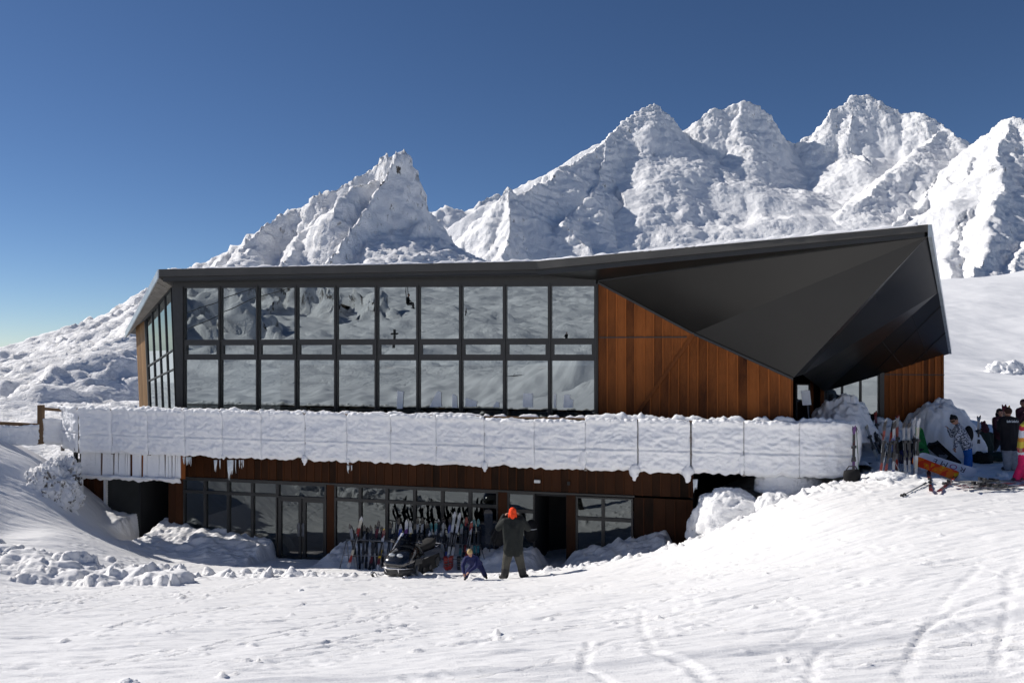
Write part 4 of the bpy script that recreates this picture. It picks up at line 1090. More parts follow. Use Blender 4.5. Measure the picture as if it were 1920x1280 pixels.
for px, py, Y, r, lab in ((236, 1279, 8.35, (.15, .12, .075), 'smooth snow lump at the very bottom edge of the view'), (897, 1090, 19.8, (.17, .14, .10), 'little snow heap the child is scraping together'), (565, 1115, 17.6, (.07, .06, .05), 'lone snowball on the groomed snow')):
    p = at(px, py, Y); p.z = gz(p.x, p.y) - .01
    blob('snow_lump', M['block'], p, r, px, .3, 1.2, lab, 'snow lump', res=24)

# ================================================================== skis, poles, boards
_sm = {}
def ski_mat(a, b, c, k=1.0):
    key = (a, b, c, k)
    if key in _sm: return _sm[key]
    t = NT('ski_topsheet'); co = t.N('ShaderNodeTexCoord'); sp = t.N('ShaderNodeSeparateXYZ'); t.L(co.outputs['Object'], sp.inputs[0])
    w = t.noise(t.coords('Object', (6, 1, 1.5)), 3.0 * k, 2, .5, .6)
    z = t.math('ADD', sp.outputs[2], t.math('MULTIPLY', w, .35))
    band = t.math('FRACT', t.math('MULTIPLY', z, 1.25 * k))
    f = t.ramp(band, [(.0, (*a, 1)), (.46, (*a, 1)), (.48, (*b, 1)), (.74, (*b, 1)), (.76, (*c, 1)), (1, (*c, 1))])
    t.principled(f, .25, 0, None, .5); _sm[key] = t.m; return t.m
C = dict(white=(.44, .46, .50), black=(.012, .012, .014), red=(.22, .025, .018), blue=(.03, .05, .24), grey=(.22, .23, .25), yellow=(.55, .38, .03), silver=(.30, .32, .34), maroon=(.10, .015, .02),
         green=(.02, .14, .04), orange=(.75, .17, .015), purple=(.10, .035, .16), dark=(.03, .03, .035), cream=(.42, .40, .33), teal=(.03, .14, .16))
M['binding'] = m_plain('binding_plastic', (.02, .02, .022), .4)
M['grip'] = m_plain('pole_grip', (.015, .015, .016), .6)
def ski_mesh(L, w=.078, tip=.13):
    """stands on its tail: z up, top sheet towards -y, shovel bent forward"""
    mb = MB(); rings = []; n = 16
    for i in range(n + 1):
        f = i / n; z = f * L
        if f < .04: ww = w * .55 * (.8 + 6 * f)
        elif f > .93: ww = w * .62 * max(.12, math.sqrt(max(0, 1 - ((f - .93) / .072) ** 2)))
        else: ww = w * (.43 + .14 * (2 * f - 1) ** 2 + .04 * f)
        y = -max(0, (f - .86) / .14) ** 1.7 * tip * .6 + .012 * math.sin(PI * f)
        th = .011 - .006 * abs(2 * f - 1)
        rings.append([(-ww, y, z), (ww, y, z), (ww, y + th, z), (-ww, y + th, z)])
    mb.loft(rings); return mb
def binding_mesh(L):
    mb = MB(); z = L * .40
    mb.box((-.032, -.05, z), (.032, -.001, z + .07)); mb.box((-.036, -.075, z + .29), (.036, -.001, z + .36)); mb.box((-.026, -.022, z + .07), (.026, -.001, z + .29)); mb.box((-.04, -.045, z - .05), (.04, -.02, z + .01)); return mb
def ski_pair(base, tip, cols, label, face=(0, -1, 0), spread=.0, group='skis standing on the rack', name='ski_pair', twist=0.0, w=.078):
    M4 = axis_m(base, tip, face) @ Matrix.Rotation(twist, 4, 'Z'); L = (V3(tip) - V3(base)).length
    t = empty(name, label=label, cat='skis', group=group); t.matrix_world = M4
    m = ski_mat(*cols)
    for s in (-1, 1):
        o = obj('ski', ski_mesh(L, w), m, t)
        if spread:
            o.location = (s * (.046 + spread * .2), 0, 0); o.rotation_euler = (0, s * spread, 0)
        else:
            o.location = (s * .004, -.014 if s < 0 else .014, -.01 * s)
            if s > 0: o.rotation_euler = (0, 0, PI)
        obj('binding', binding_mesh(L), M['binding'], o)
    return t
def ski_pole(base, tip, col, label, group=None):
    M4 = axis_m(base, tip); L = (V3(tip) - V3(base)).length
    t = empty('ski_pole', label=label, cat='ski pole', group=group); t.matrix_world = M4
    mb = MB(); mb.tube([(0, 0, 0), (0, 0, .06), (0, 0, L - .1)], [.003, .008, .010], 6); obj('shaft', mb, ski_mat(col, col, C['silver']), t, True)
    mb = MB(); mb.tube([(0, 0, .055), (0, 0, .07)], [.045, .03], 10); obj('basket', mb, M['grip'], t)
    mb = MB(); mb.tube([(0, 0, L - .12), (0, 0, L - .02), (0, 0, L)], [.014, .018, .02], 8); mb.tube([(0, -.02, L - .02), (.03, -.04, L - .1), (.01, -.05, L - .2), (-.01, -.03, L - .12)], .006, 4); obj('grip', mb, M['grip'], t)
    return t
def snowboard(base, tip, mat, label, face=(0, -1, 0), w=.145, name='snowboard', group=None, bind=True, roll=0.0):
    M4 = axis_m(base, tip, face) @ Matrix.Rotation(roll, 4, 'Z'); L = (V3(tip) - V3(base)).length
    t = empty(name, label=label, cat='snowboard', group=group); t.matrix_world = M4
    mb = MB(); rings = []; n = 26
    for i in range(n + 1):
        f = i / n; e = min(f, 1 - f) / .13
        ww = w * (math.sqrt(max(0.004, 1 - (1 - min(e, 1)) ** 2))) * (1 - .10 * math.sin(PI * f))
        y = -.055 * (max(0, (abs(2*f-1) - .78) / .22)) ** 1.8
        rings.append([(-ww, y, f * L), (0, y - .001, f * L), (ww, y, f * L), (ww, y + .011, f * L), (0, y + .012, f * L), (-ww, y + .011, f * L)])
    mb.loft(rings); d = obj('deck', mb, mat, t)
    if bind:
        for z in (.34, .66):
            mb = MB(); mb.box((-.11, .012, L*z - .06), (.11, .04, L*z + .06)); mb.slab([(-.12, .04, L*z+.05), (.0, .04, L*z+.07), (.0, .20, L*z+.11), (-.12, .19, L*z+.09)], (0, 0, .02)); mb.tube([(-.12, .03, L*z), (-.10, .1, L*z-.01), (.10, .1, L*z-.01), (.12, .03, L*z)], .012, 5)
            obj('binding', mb, M['binding'], t)
    return t, d, L

# ---- the rack in front of the lower windows
YK = 24.3
rk0, rk1 = wp(650, 1011, YK), wp(900, 1021, YK)
rack = empty('ski_rack', ((rk0.x + rk1.x) / 2, YK, gz((rk0.x + rk1.x) / 2, YK)), label='long galvanised tube ski rack with splayed legs before the lower windows', cat='ski rack')
def rel(p): return V3(p) - rack.location
mb = MB(); mb.tube([rel(rk0), rel(rk1)], .017, 8); obj('rail', mb, M['steel'], rack, True)
mb = MB(); mb.tube([rel(rk0 + V3((0, .55, -.1))), rel(rk1 + V3((0, .55, -.1)))], .018, 8); obj('rail', mb, M['steel'], rack, True)
for f in (.0, .33, .66, 1.0):
    p = rk0.lerp(rk1, f)
    for sx in ((-1, 1) if f in (0, 1) else (0,)):
        mb = MB(); q = V3((p.x - (.16 if f < .5 else -.16) * (1 if sx <= 0 else -.2), YK - .28 + .5 * (sx > 0), 0)); q.z = gz(q.x, q.y) - .05
        mb.tube([rel(p), rel(q)], .015, 7); obj('leg', mb, M['steel'], rack, True)
mb = MB(); a_, b_ = rk0.lerp(rk1, 0), rk0.lerp(rk1, 1); mb.tube([rel(a_ + V3((-.08, -.14, -.42))), rel(b_ + V3((.08, -.14, -.42)))], .012, 6); obj('cross_rail', mb, M['steel'], rack, True)

def rack_ski(tx, ty, bx, cols, label, dY=0.0, spread=.0, lean=.5, kind='pair', w=.078, twist=0.0):
    tip = wp(tx, ty, YK + .12 + dY + lean * .3); b = wp(bx, 1062, YK - .22 + dY); b.z = gz(b.x, b.y) - .03
    return ski_pair(b, tip, cols, label, spread=spread, w=w, twist=twist)
W_, K_ = C['white'], C['black']
for tx, ty, bx, cols, lab, dY, sp in (
    (657, 983, 668, (C['silver'], C['grey'], C['dark']), 'short silver-tipped skis leaning left at the left end of the rack', 0, 0),
    (679, 969, 652, (W_, C['red'], C['cream']), 'white skis with a red tip leaning steeply right across the rack end', -.12, 0),
    (684, 985, 679, (C['grey'], K_, C['dark']), 'thin dark grey skis just right of the red-tipped white skis', .05, .0),
    (711, 976, 692, (K_, C['maroon'], C['dark']), 'black skis with a maroon band, tip bent over the rack rail', .08, 0),
    (721, 992, 707, (W_, C['maroon'], C['yellow']), 'narrow skis with white tip and yellow bindings behind the snowmobile nose', -.15, 0),
    (749, 971, 728, (K_, C['dark'], K_), 'all black skis leaning right beside the white-nosed pair', .1, 0),
    (752, 983, 742, (C['silver'], C['blue'], C['grey']), 'grey and blue skis half hidden left of the white-nosed pair', 0, 0),
    (763, 975, 756, (W_, C['purple'], W_), 'skis with a round white nose and purple middle above the windscreen', -.05, 0),
    (770, 977, 766, (C['yellow'], W_, C['grey']), 'skis with a yellow tip touching the white-nosed pair', 0, 0),
    (788, 970, 785, (K_, C['grey'], K_), 'black skis with grey underside standing upright behind the windscreen', .1, .015),
    (801, 979, 818, (C['white'], K_, C['dark']), 'black and white curved skis leaning left right of the windscreen', 0, 0),
    (813, 978, 812, (C['silver'], C['teal'], C['dark']), 'slim silver and teal skis with forked tips mid rack', .05, .02),
    (823, 974, 820, (K_, K_, C['grey']), 'short black skis just left of the twin black tips', .1, 0),
    (832, 981, 818, (C['silver'], C['silver'], C['grey']), 'plain silver skis leaning right in front of the black tips', -.05, 0),
    (838, 969, 838, (K_, C['dark'], K_), 'twin black ski tips standing side by side mid rack', .12, .035),
    (844, 985, 834, (C['silver'], C['blue'], C['blue']), 'royal blue skis with a silver shovel left of the tallest pair', -.05, 0),
    (858, 960, 840, (W_, W_, C['silver']), 'tallest pair on the rack, long white skis with dark and red tips', -.2, .018),
    (866, 983, 862, (C['grey'], C['teal'], C['grey']), 'dull grey skis between the tallest pair and the red-black pair', .05, 0),
    (875, 970, 872, (K_, C['red'], C['maroon']), 'black-tipped skis with dark red lower half', .1, 0),
    (885, 978, 872, (W_, C['red'], W_), 'white and bright red patterned skis behind the child', -.1, 0),
    (893, 973, 893, (K_, C['teal'], K_), 'black skis with teal stripe at the right of the patterned skis', .05, .015)):
    rack_ski(tx, ty, bx, cols, lab, dY, sp)
for i, (tx, ty, bx, dY, sp) in enumerate(((666, 990, 672, .15, .02), (690, 988, 686, .2, 0), (700, 984, 704, .12, .02), (716, 986, 718, .2, 0), (733, 980, 726, .18, 0), (757, 985, 750, .22, .02), (779, 983, 776, .2, 0), (795, 982, 800, .18, .02), (807, 985, 806, .22, 0), (850, 979, 848, .22, 0), (868, 976, 866, .2, .02), (881, 981, 880, .22, 0), (899, 985, 898, .2, 0))):
    rack_ski(tx, ty, bx, ((K_, C['dark'], K_), (C['dark'], K_, C['grey']))[i % 2], 'plain dark skis standing in the back row of the crowded rack', dY, sp)
def rbase(px, dY): b = wp(px, 1062, YK - .1 + dY); b.z = gz(b.x, b.y) - .03; return b
M['board_black'] = ski_mat(K_, C['dark'], K_)
for tx, ty, bx, lab, z0 in ((907, 976, 904, 'shorter black snowboard standing left of the tallest black board', .55), (915, 953, 918, 'tallest black snowboard standing at the right end of the rack', .5), (925, 974, 929, 'black snowboard standing right of the tallest black board', .55)):
    b = rbase(bx, .45); b.z = max(b.z, gz(b.x, b.y) + .0) ; tip = wp(tx, ty, YK + .8); b.y = YK + .5; b.z = gz(b.x, b.y) - .02
    snowboard(b, tip, M['board_black'], lab, w=.13 if tx != 915 else .14, group='black snowboards at the rack', face=(0, -1, 0))
for (tx, ty, bx, by, col, lab) in ((698, 1000, 690, 1062, C['grey'], 'grey ski pole leaning on the rack left of the black skis'), (735, 975, 748, 1062, C['dark'], 'dark ski pole leaning left behind the snowmobile'), (744, 968, 738, 1062, C['dark'], 'dark ski pole whose grip stands above the black skis'), (879, 990, 884, 1062, C['silver'], 'silver ski pole in front of the teal-striped skis'), (827, 985, 836, 1062, C['dark'], 'dark ski pole crossing the silver skis')):
    b = wp(bx, by, YK - .3); b.z = gz(b.x, b.y) - .02; ski_pole(b, wp(tx, ty, YK + .1), col, lab, 'poles on the ski rack')
# boots in a red crate-like heap under the white skis
M['red_plastic'] = m_plain('boot_plastic_red', (.38, .03, .02), .35); M['black_plastic'] = m_plain('boot_plastic_black', (.02, .02, .022), .35)
def boot(p, yaw, mat, label, s=1.0, group='ski boots under the rack'):
    t = empty('ski_boot', p, (0, 0, yaw), label, 'ski boot', group)
    mb = MB(); mb.loft([[(x*w, y, z) for x, y in ((-1, -.13), (1, -.13), (1, .15), (-1, .15))] for w, z in ((.045, 0), (.052, .05))])
    mb.loft([[(-.05, -.13, .05), (.05, -.13, .05), (.05, .15, .05), (-.05, .15, .05)], [(-.045, -.12, .12), (.045, -.12, .12), (.035, .12, .09), (-.035, .12, .09)], [(-.048, -.12, .2), (.048, -.12, .2), (.048, .03, .2), (-.048, .03, .2)], [(-.055, -.12, .36), (.055, -.12, .34), (.055, .07, .33), (-.055, .07, .33)]])
    t.scale = (s, s, s); obj('shell', mb, mat, t, bevel=.012)
    mb = MB()
    for z in (.1, .16, .23, .29): mb.box((-.058, -.02, z), (.058, .06 if z > .2 else .11, z + .015))
    obj('buckle', mb, M['steel'], t)
for px, yaw, mat, lab in ((836, .3, 'red_plastic', 'red ski boot at the foot of the tallest white skis, left one'), (845, -.2, 'red_plastic', 'red ski boot touching the white skis, right one'), (806, .5, 'black_plastic', 'black ski boot beside the snowmobile track'), (860, .1, 'black_plastic', 'black ski boot between the red boots and the child')):
    p = wp(px, 1056, YK - .5); p.z = gz(p.x, p.y) - .01; boot(p, yaw + PI, M[mat], lab)
# ================================================================== snowmobile
M['sled_black'] = m_plain('sled_paint', (.008, .008, .009), .16, 0, .1, 4, .6, 1.0)
M['sled_grey'] = m_plain('sled_panel', (.035, .036, .036), .45)
M['rubber'] = m_plain('track_rubber', (.012, .012, .012), .75, 0, .3, 20)
M['chrome'] = m_plain('chrome_tube', (.7, .7, .72), .12, 1.0, .05)
M['lens'] = m_plain('lamp_lens', (.55, .58, .6), .08, .3, .1, 10, .8)
t = NT('smoked_screen'); gl = t.N('ShaderNodeBsdfGlossy'); gl.inputs['Roughness'].default_value = .08; gl.inputs['Color'].default_value = (.55, .55, .55, 1); tr = t.N('ShaderNodeBsdfTransparent'); tr.inputs['Color'].default_value = (.10, .105, .11, 1)
fz = t.N('ShaderNodeFresnel'); fz.inputs['IOR'].default_value = 1.4; mx = t.N('ShaderNodeMixShader'); t.L(fz.outputs[0], mx.inputs[0]); t.L(tr.outputs[0], mx.inputs[1]); t.L(gl.outputs[0], mx.inputs[2]); t.L(mx.outputs[0], t.out.inputs[0]); M['screen'] = t.m
sp_ = wp(772, 1079, 21.6); sp_.z = gz(sp_.x, sp_.y)
hd = math.radians(270 - 22)                      # nose towards the viewer and a little left
sled = empty('snowmobile', sp_, (0, math.radians(-1), hd), 'black snowmobile with smoked windscreen and silver bumper parked before the skis', 'snowmobile')
sled.scale = (.9, .9, .9)
def ring(x, w, z0, z1, k=2.6, n=16, pinch=0.0):
    r = []
    for i in range(n):
        a = 2 * PI * i / n; c, s = math.cos(a), math.sin(a)
        y = w * math.copysign(abs(c) ** (2 / k), c); z = (z0 + z1) / 2 + (z1 - z0) / 2 * math.copysign(abs(s) ** (2 / k), s)
        if s > 0: y *= 1 - pinch * s
        r.append((x, y, z))
    return r
mb = MB(); mb.loft([ring(1.12, .20, .46, .60), ring(1.05, .33, .40, .68), ring(.85, .43, .36, .80, 2.8, 16, .2), ring(.55, .47, .34, .94, 3, 16, .35), ring(.25, .46, .34, .98, 3, 16, .4), ring(-.05, .40, .36, .88, 3, 16, .4), ring(-.25, .30, .40, .72, 3, 16, .3)])
hood = obj('hood', mb, M['sled_black'], sled, True)
for s in (-1, 1):
    mb = MB(); mb.ball((.93, s * .13, .765), (.07, .10, .055), 12, 8, Matrix.Rotation(-.5, 3, 'Y')); obj('headlight', mb, M['lens'], hood, True)
    mb = MB(); mb.slab([(.70, s * .462, .46), (.30, s * .478, .45), (.22, s * .47, .60), (.60, s * .455, .62)], (0, s * .012, 0)); obj('side_vent', mb, M['sled_grey'], hood)
mb = MB(); mb.loft([ring(1.08, .30, .22, .44, 4), ring(.8, .38, .16, .42, 4), ring(.3, .36, .14, .42, 4), ring(.0, .25, .16, .42, 4)]); obj('belly_pan', mb, M['sled_grey'], sled, True)
mb = MB(); rings = []
for i in range(7):
    f = i / 6; rr = []
    for k_ in range(13):
        a = PI * (k_ / 12) - PI / 2; w_ = .40 * (1 - .35 * f); x = .70 - .42 * f + (.16 - .1 * f) * math.cos(a) - .10
        rr.append((x, w_ * math.sin(a), .83 + .42 * f - .10 * abs(math.sin(a)) * (1 - f)))
    rings.append(rr)
for r0, r1 in zip(rings[:-1], rings[1:]):
    for k_ in range(12): mb.add([r0[k_], r0[k_+1], r1[k_+1], r1[k_]], [(0, 1, 2, 3)])
obj('windscreen', mb, M['screen'], sled, True)
mb = MB(); mb.loft([ring(.05, .17, .66, .84, 4), ring(-.3, .19, .62, .80, 4), ring(-.8, .20, .60, .80, 4), ring(-1.15, .18, .62, .86, 4), ring(-1.25, .14, .66, .84, 4)]); obj('seat', mb, M['rubber'], sled, True)
mb = MB(); mb.slab([(-.1, -.24, .42), (-1.35, -.24, .40), (-1.42, -.24, .52), (-1.2, -.24, .62), (-.2, -.24, .64)], (0, .48, 0)); obj('tunnel', mb, M['sled_black'], sled, bevel=.02)
prof = [(.35, .34), (.42, .22), (.20, .03), (-.2, -.02), (-1.15, -.02), (-1.38, .06), (-1.44, .22), (-1.36, .36), (-1.15, .40), (.0, .42)]
mb = MB(); mb.slab([(x, -.19, z) for x, z in prof], (0, .38, 0))
for i in range(18):
    x = .15 - i * .085; mb.box((x, -.2, -.045), (x + .03, .2, .0))
tk = obj('track', mb, M['rubber'], sled, bevel=.015)
for s in (-1, 1):
    for x, r in ((-1.22, .13), (-.75, .08), (-.35, .08), (.15, .1)):
        mb = MB(); mb.tube([(x, s * .195, .16 if r > .1 else .08), (x, s * .225, .16 if r > .1 else .08)], [r, r * .9], 14); obj('wheel', mb, M['sled_grey'], tk)
for s in (-1, 1):
    y = s * .50; rings = []
    for i in range(12):
        f = i / 11; x = .25 + f * 1.12; z = .012 + max(0, (f - .68) / .32) ** 1.8 * .26; w_ = .065 * (1 - .3 * max(0, f - .7) / .3)
        rings.append([(x, y - w_, z), (x, y + w_, z), (x, y + w_ * .8, z + .02), (x, y - w_ * .8, z + .02)])
    mb = MB(); mb.loft(rings); sk = obj('ski', mb, M['rubber'], sled)
    mb = MB(); mb.tube([(1.05, y, .07), (1.16, y, .25), (1.28, y, .33), (1.36, y, .29)], .013, 6); obj('loop_handle', mb, M['chrome'] if s > 0 else M['rubber'], sk, True)
    mb = MB(); mb.tube([(.62, y, .03), (.58, y * .96, .30), (.54, y * .9, .44)], [.035, .028, .03], 8); mb.tube([(.58, y * .96, .28), (.55, s * .25, .36)], .018, 6); mb.tube([(.66, y * .96, .22), (.8, s * .25, .30)], .016, 6); mb.tube([(.56, y * .92, .30), (.45, s * .30, .58)], .03, 8); obj('suspension_strut', mb, M['steel'], sled, True)
mb = MB(); mb.tube([(.75, .44, .40), (1.05, .36, .44), (1.19, .22, .46), (1.22, 0, .46), (1.19, -.22, .46), (1.05, -.36, .44), (.75, -.44, .40)], .018, 7); mb.tube([(1.19, .22, .46), (1.10, .2, .30)], .014, 6); mb.tube([(1.19, -.22, .46), (1.10, -.2, .30)], .014, 6); obj('bumper', mb, M['chrome'], sled, True)
mb = MB(); mb.tube([(.12, .36, 1.02), (.16, .2, 1.05), (.2, 0, 1.0), (.16, -.2, 1.05), (.12, -.36, 1.02)], .014, 7); mb.tube([(.2, 0, 1.0), (.28, 0, .85)], .03, 7); hb = obj('handlebar', mb, M['sled_grey'], sled, True)
for s in (-1, 1):
    mb = MB(); mb.tube([(.11, s * .40, 1.015), (.14, s * .28, 1.04)], .021, 8); obj('grip', mb, M['rubber'], hb, True)
    mb = MB(); mb.ball((.33, s * .45, 1.03), (.03, .085, .05), 10, 7); mb.tube([(.33, s * .40, 1.0), (.3, s * .36, .92)], .012, 6); obj('mirror', mb, M['sled_black'], sled, True)
mb = MB(); mb.slab([(-1.35, -.2, .42), (-1.45, -.2, .12), (-1.45, .2, .12), (-1.35, .2, .42)], (-.012, 0, 0)); obj('snow_flap', mb, M['rubber'], sled)
mb = MB(); mb.tube([(-1.1, .2, .62), (-1.5, .2, .64), (-1.5, -.2, .64), (-1.1, -.2, .62)], .014, 6); obj('rear_rack', mb, M['chrome'], sled, True)

# ================================================================== people
M['skin'] = m_plain('skin', (.42, .22, .15), .5, 0, .1, 8); M['hair_dark'] = m_plain('hair_dark', (.03, .02, .015), .6, 0, .3, 40)
M['eye'] = m_plain('eye', (.015, .012, .01), .2)
def cloth(name, col, bump=.35): return m_plain(name, col, .75, 0, .22, 9, .2, 0, bump, 35)
def person(label, foot, J, mats, group=None, face=(0, 1, 0), size=1.0, hat='beanie', fingers=False, voxel=.013, extra=None, headr=1.0, pompom=False, grasp=None):
    """J: joints in metres from the point between the feet: x right, y away, z up"""
    t = empty('person', foot, (0, 0, 0), label, 'person', group)
    j = {k_: V3(v) for k_, v in J.items()}; s = size; f = V3(face).normalized()
    up = (j['head'] - j['neck']).normalized(); side = f.cross(up).normalized(); f = up.cross(side).normalized()
    H = Matrix((side, f, up)).transposed()
    hr = .098 * s * headr
    b = MB(); B = lambda a, c, ra, rc: bone(b, j[a] if isinstance(a, str) else a, j[c] if isinstance(c, str) else c, ra * s, rc * s)
    b.ball(j['head'], (hr * .86, hr * 1.02, hr * 1.22), 16, 12, H)
    b.ball(j['head'] + H @ V3((0, .035 * s, -.055 * s)) , (hr * .62, hr * .75, hr * .62), 12, 8, H)      # jaw
    b.ball(j['head'] + H @ V3((0, hr * 1.06, -.012 * s)), (.014 * s, .02 * s, .024 * s), 8, 6, H)           # nose
    b.ball(j['head'] + H @ V3((0, hr * .93, -.058 * s)), (.026 * s, .012 * s, .009 * s), 8, 6, H)           # lips
    for e in (-1, 1): b.ball(j['head'] + H @ V3((e * hr * .88, -.005, -.01 * s)), (.012 * s, .022 * s, .034 * s), 8, 6, H)
    B(j['head'] - up * .07 * s, 'neck', .052, .055); B('neck', 'chest', .06, .10); B('chest', 'pelvis', .11, .11)
    for a in 'LR':
        B('neck', 'sh' + a, .05, .055); B('sh' + a, 'el' + a, .050, .040); B('el' + a, 'ha' + a, .038, .027)
        hip = 'hip' + a; B('pelvis', hip, .09, .085); B(hip, 'kn' + a, .08, .052); B('kn' + a, 'an' + a, .05, .035); B('an' + a, 'to' + a, .036, .03)
        # hand: palm, four unequal fingers, thumb from the side
        d = (j['ha' + a] - j['el' + a]).normalized()
        if grasp and a in grasp: d = V3(grasp[a]).normalized()
        cx = d.cross(V3((0, 0, 1)));  cx = cx.normalized() if cx.length > .1 else V3((1, 0, 0)); cn = cx.cross(d).normalized()
        w0 = j['ha' + a]; palm = w0 + d * .05 * s
        b.ball(palm, (.040 * s, .052 * s, .020 * s), 10, 7, Matrix((cx, d, cn)).transposed())
        for q, ln in ((-.030, .062), (-.010, .074), (.010, .070), (.029, .052)):
            p0 = palm + cx * q * s + d * .040 * s; p1 = p0 + (d * .8 - cn * .35).normalized() * ln * .55 * s; p2 = p1 + (d * .35 - cn * .9).normalized() * ln * .5 * s
            bone(b, p0, p1, .0105 * s, .0095 * s, n=6); bone(b, p1, p2, .0095 * s, .008 * s, n=6)
        th = 1 if a == 'L' else -1
        p0 = palm - d * .012 * s + cx * th * .036 * s; p1 = p0 + (cx * th * .7 + d * .6).normalized() * .035 * s; p2 = p1 + (cx * th * .1 + d * .8 - cn * .4).normalized() * .03 * s
        bone(b, p0, p1, .013 * s, .011 * s, n=6); bone(b, p1, p2, .011 * s, .009 * s, n=6)
    baked(b, .0085 * (1 if s > .8 else .85), 'body', mats['skin'], t, 2)
    for e in (-1, 1):
        m_ = MB(); m_.ball(j['head'] + H @ V3((e * .034 * s, hr * .93, .006 * s)), .011 * s, 8, 6); obj('eye', m_, M['eye'], t, True)
    g = mats.get('girth', 1.0)
    k_ = MB(); K = lambda a, c, ra, rc: bone(k_, j[a] if isinstance(a, str) else a, j[c] if isinstance(c, str) else c, ra * s * g, rc * s * g)
    K('neck', 'chest', .078, .15); K('chest', 'pelvis', .15, .165)
    sw = (j['shR'] - j['shL']); 
    for a in 'LR':
        K('chest', 'sh' + a, .13, .085); K('neck', 'sh' + a, .07, .088); K('sh' + a, 'el' + a, .092, .078); K('sh' + a, 'hip' + a, .09, .12); K('el' + a, 'ha' + a, .074, .055); K('chest', 'hip' + a, .135, .145)
        K('pelvis', j['hip' + a] - V3((0, 0, .06 * s)), .15, .13)
    baked(k_, voxel, 'jacket', mats['jacket'], t, 3)
    k_ = MB()
    for a in 'LR':
        K('pelvis', 'hip' + a, .125, .12); K('hip' + a, 'kn' + a, .122, .098); K('kn' + a, 'an' + a, .096, .088)
    baked(k_, voxel, 'trousers', mats['trousers'], t, 3)
    for a in 'LR':
        k_ = MB(); K(j['an' + a].lerp(j['kn' + a], .45 if mats.get('tall') else .14), 'an' + a, .098 if mats.get('tall') else .085, .09 if mats.get('tall') else .07); K('an' + a, 'to' + a, .055, .045); d = j['to' + a] - j['an' + a]; K(j['an' + a] - V3((0, 0, .035 * s)) - d * .15, j['to' + a] + V3((0, 0, -.0)), .045, .042)
        baked(k_, voxel, 'boot', mats['boots'], t, 2)
    if hat:
        m_ = MB()
        m_.ball(j['head'] + H @ V3((0, -.012 * s, .030 * s)), (hr * .98, hr * 1.08, hr * 1.12), 16, 10, H)
        if hat == 'flaps':
            for e in (-1, 1): m_.ball(j['head'] + H @ V3((e * hr * .92, -.01 * s, -.065 * s)), (.022 * s, .055 * s, .085 * s), 10, 8, H)
            m_.ball(j['head'] + H @ V3((0, -hr * .75, -.06 * s)), (hr * .75, .05 * s, .09 * s), 10, 8, H)
        if pompom: m_.ball(j['head'] + H @ V3((0, -.01, hr * 1.35)), .04 * s, 10, 8)
        if hat == 'hood': m_.ball(j['head'] + H @ V3((0, -.035 * s, -.06 * s)), (hr * 1.15, hr * 1.0, hr * 1.1), 14, 9, H)
        # cut away at the brow: the face side stays open
        hb_ = baked(m_, .012, 'hat', mats['hat'], t, 2)
        me = hb_.data; co_ = np.zeros(len(me.vertices) * 3); me.vertices.foreach_get('co', co_); co_ = co_.reshape(-1, 3)
        Hn = np.array(H); loc = (co_ - np.array(j['head'])) @ Hn
        m2 = (loc[:, 1] > .02 * s) & (loc[:, 2] < .045 * s); loc[m2, 1] = np.minimum(loc[m2, 1], .02 * s + 0 * loc[m2, 1]); me.vertices.foreach_set('co', (loc @ Hn.T + np.array(j['head'])).reshape(-1)); me.update()
    if extra: extra(t, j, H, s)
    return t
def gp(px, py, Y):
    p = wp(px, py, Y); p.z = gz(p.x, p.y); return p
# --- man seen from behind, hands raised to his head
Ym = 20.4; fm = wp(963, 1082, Ym); fm.z = gz(fm.x, fm.y); k0 = F / Ym
jm = lambda px, py, dy=0.0: ((px - 963) / k0, dy, (1080.5 - py) / k0 + .0)
man = person('man in charcoal jacket and orange hat, seen from behind with raised hands', fm, dict(
    head=jm(961, 958, .02), neck=jm(961, 970.5, 0), chest=jm(961.5, 986, 0), pelvis=jm(962, 1019, .02), shL=jm(947.5, 974.5), elL=jm(934.5, 987, .10), haL=jm(944.5, 965.5, .12), shR=jm(976.5, 974), elR=jm(990, 988, .10), haR=jm(975.5, 964.5, .12),
    hipL=jm(954.5, 1027), knL=jm(949, 1053, .04), anL=jm(946.5, 1074.5), toL=jm(938.5, 1077.8, .02), hipR=jm(970, 1027), knR=jm(976, 1053, .04), anR=jm(980.5, 1073.5), toR=jm(988, 1076.5, .02)),
    dict(skin=M['skin'], jacket=cloth('jacket_charcoal', (.018, .021, .020)), trousers=cloth('trousers_olive', (.075, .073, .062)), boots=m_plain('boots_black', (.012, .011, .011), .5), hat=cloth('hat_orange', (.80, .065, .015), .9), girth=1.10, tall=1),
    face=(0, 1, .1), hat='flaps', voxel=.012, grasp=dict(L=(.55, .1, .45), R=(-.55, .1, .45)))
